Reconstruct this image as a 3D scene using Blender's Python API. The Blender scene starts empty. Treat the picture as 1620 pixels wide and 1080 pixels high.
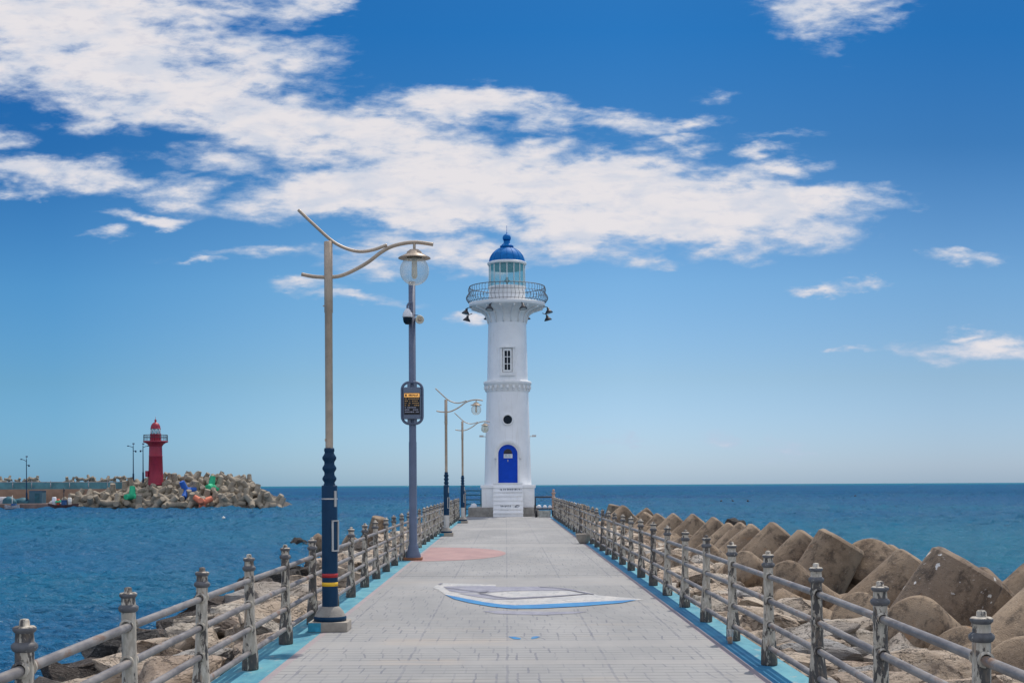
import bpy, bmesh, math, random
from math import sin, cos, pi, radians, sqrt, tan
from mathutils import Vector, Matrix, noise

sc = bpy.context.scene
COL = sc.collection

# ------------------------------------------------------------------ camera, sun, sky, exposure
F = 2025.0          # focal length in photo pixels (1620 px wide)
EYE = 1.65
SEA = -1.8
cam_d = bpy.data.cameras.new('camera')
cam = bpy.data.objects.new('camera', cam_d); COL.objects.link(cam)
cam.location = (0, 0, EYE)
cam.rotation_euler = (pi/2, radians(0.283), 0)
cam_d.sensor_width = 36.0
cam_d.lens = 36.0*F/1620
cam_d.shift_x = 9/1620
cam_d.shift_y = 227/1620
cam_d.clip_start = 0.1
cam_d.clip_end = 60000
sc.camera = cam

SUN_AZ, SUN_EL = 27.0, 59.0         # azimuth to the right of the view, elevation
sd = bpy.data.lights.new('sun', 'SUN'); so = bpy.data.objects.new('sun', sd); COL.objects.link(so)
sd.energy = 3.2; sd.angle = radians(0.5); sd.color = (1.0, 0.93, 0.83)
S = Vector((sin(radians(SUN_AZ))*cos(radians(SUN_EL)), cos(radians(SUN_AZ))*cos(radians(SUN_EL)), sin(radians(SUN_EL))))
so.rotation_euler = S.to_track_quat('Z', 'Y').to_euler()
so.location = (20, 30, 60)

sc.view_settings.view_transform = 'Standard'
sc.view_settings.look = 'None'
sc.view_settings.gamma = 1
sc.view_settings.use_curve_mapping = False
sc.view_settings.exposure = 0.06

# ------------------------------------------------------------------ node helper
class NT:
    def __init__(s, tree): s.t = tree; s.n = tree.nodes; s.l = tree.links
    def node(s, typ, **kw):
        n = s.n.new(typ)
        for k, v in kw.items(): setattr(n, k, v)
        return n
    def put(s, sock, v):
        if v is None: return
        if isinstance(v, bpy.types.NodeSocket): s.l.new(v, sock)
        elif isinstance(v, (tuple, list)):
            v = tuple(v)
            if sock.type == 'RGBA' and len(v) == 3: v = v+(1,)
            sock.default_value = v
        else: sock.default_value = v
    def m(s, op, a, b=None, c=None, clamp=False):
        n = s.node('ShaderNodeMath', operation=op, use_clamp=clamp)
        s.put(n.inputs[0], a); s.put(n.inputs[1], b)
        if c is not None: s.put(n.inputs[2], c)
        return n.outputs[0]
    def vm(s, op, a, b=None):
        n = s.node('ShaderNodeVectorMath', operation=op)
        s.put(n.inputs[0], a)
        if b is not None: s.put(n.inputs[1], b)
        return n.outputs['Value'] if op in ('LENGTH', 'DOT_PRODUCT') else n.outputs[0]
    def mix(s, f, a, b, blend='MIX'):
        n = s.node('ShaderNodeMix', data_type='RGBA', blend_type=blend)
        s.put(n.inputs[0], f); s.put(n.inputs[6], a); s.put(n.inputs[7], b)
        return n.outputs[2]
    def ramp(s, f, stops, interp='LINEAR'):
        n = s.node('ShaderNodeValToRGB'); n.color_ramp.interpolation = interp
        e = n.color_ramp.elements
        while len(e) < len(stops): e.new(0.5)
        for i, (p, c) in enumerate(stops):
            e[i].position = p
            e[i].color = (c, c, c, 1) if isinstance(c, (int, float)) else tuple(c)+(1,)
        s.put(n.inputs[0], f); return n.outputs[0]
    def sm(s, v, lo, hi, a=0.0, b=1.0):
        n = s.node('ShaderNodeMapRange', interpolation_type='SMOOTHSTEP')
        s.put(n.inputs[0], v); s.put(n.inputs[1], lo); s.put(n.inputs[2], hi); s.put(n.inputs[3], a); s.put(n.inputs[4], b)
        return n.outputs[0]
    def noise(s, vec, scale, detail=4, rough=0.55, dist=0.0, w=None):
        n = s.node('ShaderNodeTexNoise')
        if w is not None: n.noise_dimensions = '4D'; s.put(n.inputs['W'], w)
        s.put(n.inputs['Vector'], vec); n.inputs['Scale'].default_value = scale
        n.inputs['Detail'].default_value = detail; n.inputs['Roughness'].default_value = rough
        n.inputs['Distortion'].default_value = dist
        return n.outputs['Fac']
    def mapping(s, vec, loc=(0,0,0), rot=(0,0,0), scale=(1,1,1), vt='POINT'):
        n = s.node('ShaderNodeMapping', vector_type=vt)
        s.put(n.inputs[0], vec); n.inputs[1].default_value = loc; n.inputs[2].default_value = rot; n.inputs[3].default_value = scale
        return n.outputs[0]
    def bump(s, h, strength=0.5, dist=0.02, normal=None):
        n = s.node('ShaderNodeBump'); n.inputs['Strength'].default_value = strength; n.inputs['Distance'].default_value = dist
        s.put(n.inputs['Height'], h)
        if normal is not None: s.put(n.inputs['Normal'], normal)
        return n.outputs[0]

# ------------------------------------------------------------------ world: Nishita sky with real-direction clouds
world = bpy.data.worlds.new("World"); sc.world = world; world.use_nodes = True
world.cycles.sampling_method = 'MANUAL'; world.cycles.sample_map_resolution = 256
w = NT(world.node_tree); w.n.clear()
sky = w.node('ShaderNodeTexSky', sky_type='NISHITA')
sky.sun_disc = False; sky.sun_elevation = radians(SUN_EL); sky.sun_rotation = radians(SUN_AZ)
sky.altitude = 0; sky.air_density = 1.0; sky.dust_density = 0.6; sky.ozone_density = 3.0
SKY_STRENGTH = 0.10
tc = w.node('ShaderNodeTexCoord')
sep = w.node('ShaderNodeSeparateXYZ'); w.put(sep.inputs[0], tc.outputs['Generated'])
yy = w.m('MAXIMUM', sep.outputs[1], 0.02)
u = w.m('DIVIDE', sep.outputs[0], yy); v = w.m('DIVIDE', sep.outputs[2], yy)
cmb = w.node('ShaderNodeCombineXYZ'); w.put(cmb.inputs[0], u); w.put(cmb.inputs[1], v)
P = cmb.outputs[0]
Ps = w.mapping(P, rot=(0, 0, radians(3)), scale=(1, 2.7, 1))
wn = w.node('ShaderNodeTexNoise'); w.put(wn.inputs['Vector'], Ps); wn.inputs['Scale'].default_value = 14; wn.inputs['Detail'].default_value = 5; wn.inputs['Roughness'].default_value = 0.6
warp = w.vm('MULTIPLY', w.vm('SUBTRACT', wn.outputs['Color'], (0.5, 0.5, 0.5)), (0.09, 0.04, 0))
Pw = w.vm('ADD', P, warp)
# cloud bodies: photo px centre, half sizes, tilt, weight
CL = [
 (150, 30, 330, 95, -10, .80), (60, 85, 220, 65, -8, .68), (300, 140, 250, 62, -14, .92), (420, 200, 190, 46, -12, .80), (230, 175, 190, 34, -10, .60), (470,105,90,34,-18,.40),
 (50, 262, 150, 22, -3, .55), (200, 285, 180, 24, -5, .58), (340,252,110,22,-5,.40), (310,300,60,16,0,.42), (30,305,60,10,0,.25),
 (620, 225, 170, 62, -8, .85), (735, 158, 125, 26, -2, .85), (880, 185, 170, 20, -9, .46), (830,225,70,14,0,.4),
 (560, 300, 230, 36, 3, .95), (780, 285, 230, 62, -4, 1.05), (980, 300, 230, 52, -3, 1.05),
 (1160, 330, 215, 50, -4, 1.05), (1290, 308, 115, 18, -3, .72), (1240, 270, 75, 14, 0, .6), (1000,350,280,42,-3,1.05), (940,262,120,20,0,.7), (720,330,220,34,-4,.95),
 (700, 398, 150, 30, 2, .72), (930, 400, 105, 20, 3, .52), (1120, 398, 85, 15, 2, .5), (1030,415,60,12,0,.42), (610,430,50,9,0,.3),
 (1080, 206, 56, 13, 8, .5), (1075, 240, 56, 11, 4, .48), (1205, 243, 54, 11, 3, .62), (1110,270,80,12,0,.42), (1140,160,18,5,0,.12), (1240,218,50,7,3,.3),
 (495, 8, 60, 30, -5, .62), (1335, 12, 78, 62, 10, .60), (1310,-10,110,30,0,.7),
 (1550, 560, 130, 20, -4, .66), (1520, 537, 46, 9, 0, .5), (1512, 418, 62, 11, 3, .56), (1380,455,45,8,3,.55), (1300,459,48,8,3,.58), (1365,558,32,5,0,.35),
 (230, 341, 52, 9, 0, .5), (160,366,34,6,0,.36), (560,470,80,8,-4,.34), (480,452,50,6,0,.26), (410,400,110,7,2,.20), (325,417,26,5,0,.42), (740,394,40,10,0,.5),
 (955, 700, 62, 17, -10, .33), (755,507,36,9,-4,.6), (1215,710,60,14,-12,.20), (15,218,40,18,0,.4), (35,312,24,5,0,.4),
]
mask = None
for (cx, cy, a, b, rot, wt) in CL:
    mp = w.mapping(Pw, ((cx-801)/F, (767-cy)/F, 0), (0, 0, radians(rot)), (a/F*1.25, b/F*1.35, 1), 'TEXTURE')
    ln = w.vm('LENGTH', mp)
    e = w.m('MULTIPLY', w.m('SUBTRACT', 1.0, ln), wt)
    mask = e if mask is None else w.m('SMOOTH_MAX', mask, e, 0.12)
n1 = w.noise(Ps, 15, 9, 0.56, 0.2)
n2 = w.noise(Ps, 60, 8, 0.66, 0.25)
dens = w.m('ADD', w.m('MULTIPLY', mask, 1.25), w.m('ADD', w.m('MULTIPLY', w.m('SUBTRACT', n1, 0.5), 2.0), w.m('MULTIPLY', w.m('SUBTRACT', n2, .5), .75)))
front = w.sm(sep.outputs[1], 0.05, 0.2)
alpha = w.m('MULTIPLY', w.sm(dens, -0.12, 0.66), front)
alpha = w.m('MULTIPLY', alpha, w.sm(mask, -0.12, 0.10))
mott = w.noise(w.mapping(Ps, loc=(1.7, .4, 0)), 48, 5, .6, .3)
alpha = w.m('MULTIPLY', alpha, w.sm(mott, .30, .50, .86, .98))
shd = w.noise(w.mapping(Ps, loc=(.3, .012, 0)), 22, 6, .55, .2)
core = w.m('MULTIPLY', w.sm(dens, 0.15, .85), w.sm(shd, .32, .56, .55, 1.0))
# thin clouds read bluish grey, dense ones whiter
cloud_col = w.mix(core, (4.6, 5.5, 7.0), (7.7, 7.4, 7.6))
elev = w.m('MULTIPLY', w.m('ARCTANGENT', v), 57.2958)
tint = w.ramp(w.m('DIVIDE', elev, 40.0, clamp=True), [(0.0, (.63,.90,1.45)), (.02, (.67,.885,1.36)), (.118, (.60,.765,.96)), (.223, (.48,.735,.92)), (.37, (.18,.48,.73)), (.488, (.088,.44,.75)), (.65, (.12,.45,.75)), (1.0, (.7, .85, 1.0))])
side = w.ramp(w.m('ADD', w.m('MULTIPLY', u, 1.25), .5, clamp=True), [(.06, (.50,.77,.90)), (.30, (.82,.94,.97)), (.62, (1,1,1)), (.93, (.82,.83,.86))])
tint = w.mix(front, tint, w.mix(1.0, tint, side, 'MULTIPLY'))
tint = w.mix(w.sm(sep.outputs[1], -.1, .3), (.7, .88, 1.1), tint)
skyc = w.mix(1.0, sky.outputs[0], tint, 'MULTIPLY')
# unseen broken cloud above and behind the view, added bright as fill light
gen = w.noise(w.mapping(tc.outputs['Generated'], scale=(1, 1, 2.2)), 3.2, 7, .6, .4)
offview = w.m('MAXIMUM', w.sm(sep.outputs[1], .35, -.05), w.sm(sep.outputs[2], .46, .62))
ga = w.m('MULTIPLY', w.sm(gen, .40, .56), w.m('MULTIPLY', offview, w.sm(sep.outputs[2], -.02, .06)))
skyc = w.mix(w.m('MULTIPLY', ga, .92), skyc, (10.4, 10.6, 11.4))
tot = w.mix(alpha, skyc, cloud_col)
bg = w.node('ShaderNodeBackground'); w.put(bg.inputs[0], tot); bg.inputs[1].default_value = SKY_STRENGTH
wo = w.node('ShaderNodeOutputWorld'); w.l.new(bg.outputs[0], wo.inputs[0])

# ------------------------------------------------------------------ materials
def base_mat(name, rough=0.7, metal=0.0):
    mt = bpy.data.materials.new(name); mt.use_nodes = True
    t = NT(mt.node_tree); p = mt.node_tree.nodes['Principled BSDF']
    p.inputs['Roughness'].default_value = rough; p.inputs['Metallic'].default_value = metal
    return mt, t, p
def painted(name, col, rough=0.5, metal=0.0, var=0.15, scale=6, wear=None, wear_amt=0.6, bump=0.15, bscale=40):
    """paint or concrete with gentle mottling and optional wear colour"""
    mt, t, p = base_mat(name, rough, metal)
    tcn = t.node('ShaderNodeTexCoord'); oi = t.node('ShaderNodeObjectInfo')
    co = tcn.outputs['Object']; r = t.m('MULTIPLY', oi.outputs['Random'], 37.0)
    n = t.noise(co, scale, 6, 0.6, 0.3, w=r)
    c = t.mix(t.sm(n, 0.3, 0.7), tuple(x*(1-var) for x in col), tuple(min(1, x*(1+var)) for x in col))
    if wear:
        n3 = t.noise(co, scale*2.3, 8, 0.65, 0.4, w=t.m('ADD', r, 5.0))
        c = t.mix(t.sm(n3, wear_amt, wear_amt+0.06), c, wear)
    t.put(p.inputs['Base Color'], c)
    if bump: t.put(p.inputs['Normal'], t.bump(t.noise(co, bscale, 5, 0.6), bump, 0.01))
    return mt
def plain(name, col, rough=0.5, metal=0.0, emit=0):
    mt, t, p = base_mat(name, rough, metal)
    tcn = t.node('ShaderNodeTexCoord')
    n = t.noise(tcn.outputs['Object'], 14, 4)
    t.put(p.inputs['Base Color'], t.mix(t.sm(n, .3, .7), tuple(x*.92 for x in col), tuple(min(1, x*1.06) for x in col)))
    if emit:
        t.put(p.inputs['Emission Color'], col); p.inputs['Emission Strength'].default_value = emit
    return mt

M = {}
M['white'] = painted('white_paint', (.86, .86, .86), .45, var=.04, scale=1.6, wear=(.60, .60, .55), wear_amt=.68, bump=.08, bscale=14)
M['white_trim'] = painted('white_trim_paint', (.82, .82, .81), .5, var=.05, scale=4)
M['blue_dome'] = painted('blue_dome_paint', (.0, .15, .45), .6, var=.15, scale=3)
M['blue_door'] = painted('blue_door_paint', (.0, .06, .50), .55, var=.08, scale=3)
M['dark_metal'] = painted('dark_metal', (.035, .036, .045), .5, .2, var=.2)
M['black'] = plain('black_rubber', (.015, .015, .018), .7)
M['gallery_metal'] = painted('gallery_metal', (.11, .10, .10), .5, .1, var=.2)
M['dark_glass'] = plain('dark_glass', (.006, .016, .028), .25); M['dark_glass'].node_tree.nodes['Principled BSDF'].inputs['Specular IOR Level'].default_value = .15
M['navy'] = painted('navy_paint', (.003, .034, .082), .5, var=.12, scale=5, wear=(.04, .12, .2), wear_amt=.66)
M['tan_steel'] = painted('brushed_tan_steel', (.45, .355, .265), .45, .2, var=.14, scale=7, wear=(.24, .18, .13), wear_amt=.64)
M['grey_blue'] = painted('grey_blue_paint', (.105, .135, .205), .5, .0, var=.10, scale=3)
M['grey_panel'] = painted('grey_panel', (.13, .16, .22), .45, .1, var=.06, scale=3)
M['red_band'] = plain('red_paint', (.42, .015, .02), .45)
M['yellow_band'] = plain('yellow_paint', (.85, .50, .02), .45)
M['silver'] = painted('pale_silver', (.55, .53, .50), .4, .3, var=.1)
M['concrete'] = painted('concrete', (.30, .28, .25), .9, var=.22, scale=5, wear=(.12, .11, .10), wear_amt=.62, bump=.5)
M['foot_concrete'] = painted('foot_concrete', (.36, .32, .27), .9, var=.2, scale=6, wear=(.08, .07, .06), wear_amt=.63, bump=.5)
M['brown_base'] = painted('brown_base', (.26, .11, .055), .8, var=.25, scale=8)
M['turq'] = painted('turquoise_paint', (.03, .30, .44), .7, var=.25, scale=9)
M['cream'] = painted('cream_plastic', (.62, .57, .45), .5, var=.05)
M['pale_plastic'] = painted('pale_plastic', (.72, .72, .74), .4, var=.04)
M['bright_red'] = painted('red_tower_paint', (.33, .018, .045), .5, var=.1, scale=1.2)
M['red_dark'] = painted('red_rail_paint', (.16, .03, .05), .5, var=.1)
M['teal_wall'] = painted('teal_wall', (.10, .27, .32), .8, var=.3, scale=.5, wear=(.05,.14,.33), wear_amt=.6)
M['ochre_wall'] = painted('ochre_wall', (.30, .20, .14), .85, var=.2, scale=.5)
M['quay'] = painted('quay_concrete', (.20, .14, .12), .9, var=.3, scale=.7)
M['shed'] = painted('shed_paint', (.045, .12, .17), .7, var=.1, scale=.6)
M['tarp'] = painted('tarp', (.015, .10, .14), .6, var=.3, scale=1.2)
M['net'] = painted('pale_net', (.36, .36, .38), .9, var=.3, scale=4)
M['hull'] = painted('dark_hull', (.07, .03, .03), .6, var=.3, scale=1)
M['orange'] = plain('orange_plastic', (.6, .12, .06), .5)
M['blue_cloth'] = plain('blue_cloth', (.03, .10, .25), .8)
M['skin'] = plain('skin', (.4, .22, .15), .7)
M['rail_blue'] = painted('blue_rail_paint', (.015, .10, .16), .5, var=.2)
M['rust'] = painted('rusty_paint', (.42, .25, .19), .8, var=.3, scale=7, wear=(.55,.5,.42), wear_amt=.52)
M['amber'] = plain('amber_drink', (.45, .20, .05), .3)
M['buoy'] = plain('buoy_white', (.75, .72, .65), .5)
M['load'] = painted('dusty_load', (.40, .40, .36), .9, var=.3, scale=9, bump=.8)

for k_ in ('blue_dome', 'blue_door', 'navy'): M[k_].node_tree.nodes['Principled BSDF'].inputs['Specular IOR Level'].default_value = .22
def glass_mat(name, col, alpha, rough=0.03):
    mt = bpy.data.materials.new(name); mt.use_nodes = True
    t = NT(mt.node_tree); t.n.clear()
    tr = t.node('ShaderNodeBsdfTransparent'); gl = t.node('ShaderNodeBsdfPrincipled')
    gl.inputs['Base Color'].default_value = tuple(col)+(1,); gl.inputs['Roughness'].default_value = rough
    fr = t.node('ShaderNodeLayerWeight'); fr.inputs[0].default_value = .35
    f = t.m('ADD', t.m('MULTIPLY', fr.outputs['Facing'], .5), alpha, clamp=True)
    mx = t.node('ShaderNodeMixShader'); t.put(mx.inputs[0], f)
    t.l.new(tr.outputs[0], mx.inputs[1]); t.l.new(gl.outputs[0], mx.inputs[2])
    o = t.node('ShaderNodeOutputMaterial'); t.l.new(mx.outputs[0], o.inputs[0])
    return mt
M['globe'] = glass_mat('clear_globe', (.75, .75, .68), .22)
M['globe_dull'] = glass_mat('clouded_globe', (.72, .74, .62), .5)
M['lantern_glass'] = glass_mat('lantern_glass', (.25, .66, .72), .38)
M['cup'] = glass_mat('cup_plastic', (.8, .8, .78), .12)

def streaks(mt):
    t = NT(mt.node_tree); p = t.n['Principled BSDF']; src = p.inputs['Base Color'].links[0].from_socket
    tcn = t.node('ShaderNodeTexCoord')
    n = t.noise(t.mapping(tcn.outputs['Object'], scale=(3.2, 3.2, .22)), 2.2, 6, .65, .2); n2 = t.noise(tcn.outputs['Object'], .8, 4, .6)
    t.put(p.inputs['Base Color'], t.mix(t.m('MULTIPLY', t.m('MULTIPLY', t.sm(n, .52, .68), t.sm(n2, .4, .6)), .30), src, (.52, .47, .38)))
streaks(M['white'])
def post_mat():
    mt, t, p = base_mat('peeling_cast_iron', .62)
    tcn = t.node('ShaderNodeTexCoord'); oi = t.node('ShaderNodeObjectInfo')
    r = t.m('MULTIPLY', oi.outputs['Random'], 53.0)
    co = t.mapping(tcn.outputs['Object'], scale=(1, 1, .33))
    sp = t.node('ShaderNodeSeparateXYZ'); t.put(sp.inputs[0], tcn.outputs['Object'])
    n = t.noise(co, 19, 9, .66, .5, w=r)
    low = t.sm(sp.outputs[2], 0.30, 0.0)      # the feet have lost more paint
    bias = t.m('ADD', t.m('MULTIPLY', low, .13), t.m('MULTIPLY', t.m('SUBTRACT', oi.outputs['Random'], .5), .10))
    f = t.sm(t.m('SUBTRACT', n, bias), .455, .495)
    n2 = t.noise(co, 45, 5, .6, 0, w=r)
    bare = t.mix(t.sm(n2, .45, .65), (.07, .064, .06), (.16, .125, .095))
    pale = t.mix(t.sm(n2, .4, .7), (.40, .355, .285), (.60, .545, .455))
    n7 = t.noise(t.mapping(co, scale=(1, 1, .5)), 30, 4, .6, .2, w=t.m('ADD', r, 3.0)); pale = t.mix(t.m('MULTIPLY', t.sm(n7, .55, .68), .6), pale, (.26, .14, .07))
    t.put(p.inputs['Base Color'], t.mix(f, bare, pale))
    t.put(p.inputs['Normal'], t.bump(t.m('ADD', f, t.m('MULTIPLY', n2, .4)), .5, .003))
    return mt
M['post'] = post_mat()
def rail_mat():
    mt, t, p = base_mat('weathered_rail', .5, .1)
    geo = t.node('ShaderNodeNewGeometry')
    co = t.mapping(geo.outputs['Position'], scale=(1, .35, 1))
    n = t.noise(co, 9, 7, .62, .3)
    c = t.ramp(n, [(.3, (.095, .085, .085)), (.46, (.17, .155, .15)), (.58, (.25, .23, .215)), (.66, (.20, .125, .085))])
    t.put(p.inputs['Base Color'], c)
    t.put(p.inputs['Normal'], t.bump(t.noise(co, 60, 4), .2, .003))
    return mt
M['rail'] = rail_mat()
M['iron_flange'] = painted('dull_iron', (.11, .11, .115), .6, var=.3, scale=14, wear=(.40,.38,.34), wear_amt=.60)

def rock_mat(name, cols, dark=(.05,.045,.04), darkamt=.62):
    mt, t, p = base_mat(name, .9)
    tcn = t.node('ShaderNodeTexCoord'); oi = t.node('ShaderNodeObjectInfo')
    r = t.m('MULTIPLY', oi.outputs['Random'], 91.0)
    co = tcn.outputs['Object']
    n = t.noise(co, 2.2, 8, .62, .6, w=r)
    hue = t.ramp(oi.outputs['Random'], cols, 'LINEAR')
    c = t.mix(t.sm(n, .3, .72), t.mix(1.0, hue, (.62, .58, .55), 'MULTIPLY'), hue)
    n2 = t.noise(t.mapping(co, scale=(1, 1, 2.6)), 6, 9, .7, .8, w=r)
    c = t.mix(t.sm(n2, darkamt, darkamt+.07), c, dark)
    n3 = t.noise(co, 22, 6, .7, 0, w=r)
    c = t.mix(t.m('MULTIPLY', t.sm(n3, .5, .75), .35), c, (.62, .58, .52))
    ck = t.noise(t.mapping(co, scale=(1, 1, 1.8)), 1.9, 6, .65, 1.2, w=t.m('ADD', r, 4.0)); ckl = t.sm(t.m('ABSOLUTE', t.m('SUBTRACT', ck, .5)), .014, .004)
    c = t.mix(t.m('MULTIPLY', ckl, .75), c, dark)
    t.put(p.inputs['Base Color'], c)
    h = t.m('ADD', t.m('MULTIPLY', n2, 1.0), t.m('SUBTRACT', t.m('MULTIPLY', n3, .35), t.m('MULTIPLY', ckl, .8)))
    t.put(p.inputs['Normal'], t.bump(h, 1.0, .12))
    return mt
M['rock'] = rock_mat('pale_granite', [(0, (.62, .50, .38)), (.3, (.72, .61, .48)), (.55, (.58, .45, .34)), (.72, (.68, .61, .51)), (.88, (.38, .38, .38)), (1, (.72, .60, .46))])
M['wet_rock'] = rock_mat('wet_granite', [(0, (.07, .06, .05)), (.5, (.10, .075, .06)), (1, (.05, .05, .05))], (.02,.02,.02), .55)
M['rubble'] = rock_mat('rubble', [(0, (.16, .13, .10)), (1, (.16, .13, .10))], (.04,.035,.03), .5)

def tetra_mat(name, c1, c2, dark, specks=False, tide=True, scale=1.0):
    mt, t, p = base_mat(name, .92)
    tcn = t.node('ShaderNodeTexCoord'); oi = t.node('ShaderNodeObjectInfo'); geo = t.node('ShaderNodeNewGeometry')
    r = t.m('MULTIPLY', oi.outputs['Random'], 71.0); co = tcn.outputs['Object']
    n = t.noise(co, 1.3*scale, 8, .62, .5, w=r)
    c = t.mix(t.sm(n, .32, .68), c1, c2)
    c = t.mix(t.m('MULTIPLY', oi.outputs['Random'], .28), c, t.mix(1.0, c, (.62, .60, .56), 'MULTIPLY'))
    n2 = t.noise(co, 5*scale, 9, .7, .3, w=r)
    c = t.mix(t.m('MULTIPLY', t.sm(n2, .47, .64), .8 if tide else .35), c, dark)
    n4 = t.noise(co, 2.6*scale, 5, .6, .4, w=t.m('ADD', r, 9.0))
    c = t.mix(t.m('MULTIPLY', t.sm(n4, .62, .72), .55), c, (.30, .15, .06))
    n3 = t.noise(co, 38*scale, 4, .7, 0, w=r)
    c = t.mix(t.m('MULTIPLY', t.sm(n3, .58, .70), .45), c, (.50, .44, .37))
    if specks:
        n5 = t.noise(co, 9, 3, .5, 0); n6 = t.noise(co, 1.1, 3, .5, 0)
        f = t.m('MULTIPLY', t.sm(n5, .63, .66), t.sm(n6, .46, .56))
        c = t.mix(f, c, (.72, .70, .66))
    t.put(p.inputs['Base Color'], c)
    vo = t.node('ShaderNodeTexVoronoi'); t.put(vo.inputs['Vector'], co); vo.inputs['Scale'].default_value = 26*scale
    pit = t.sm(vo.outputs['Distance'], .0, .28)
    h = t.m('ADD', t.m('ADD', n2, t.m('MULTIPLY', n3, .4)), t.m('MULTIPLY', pit, .35))
    t.put(p.inputs['Normal'], t.bump(h, .8, .035))
    return mt
M['tetra'] = tetra_mat('weathered_tetrapod_concrete', (.185, .13, .085), (.35, .262, .178), (.055, .04, .03))
M['tetra_speck'] = tetra_mat('speckled_tetrapod_concrete', (.17, .122, .085), (.28, .21, .15), (.06, .045, .035), True)
M['tetra_dark'] = tetra_mat('dark_tetrapod_concrete', (.045, .035, .03), (.08, .06, .05), (.03, .02, .02))
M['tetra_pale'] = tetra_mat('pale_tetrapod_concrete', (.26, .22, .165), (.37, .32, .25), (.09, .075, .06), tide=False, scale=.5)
M['tetra_green'] = painted('green_tetrapod_paint', (.02, .42, .20), .7, var=.15, scale=1.5)
M['tetra_blue'] = painted('blue_tetrapod_paint', (.01, .10, .42), .7, var=.1, scale=1.5)
M['tetra_orange'] = painted('orange_tetrapod_paint', (.70, .20, .11), .7, var=.15, scale=1.5)

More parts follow.
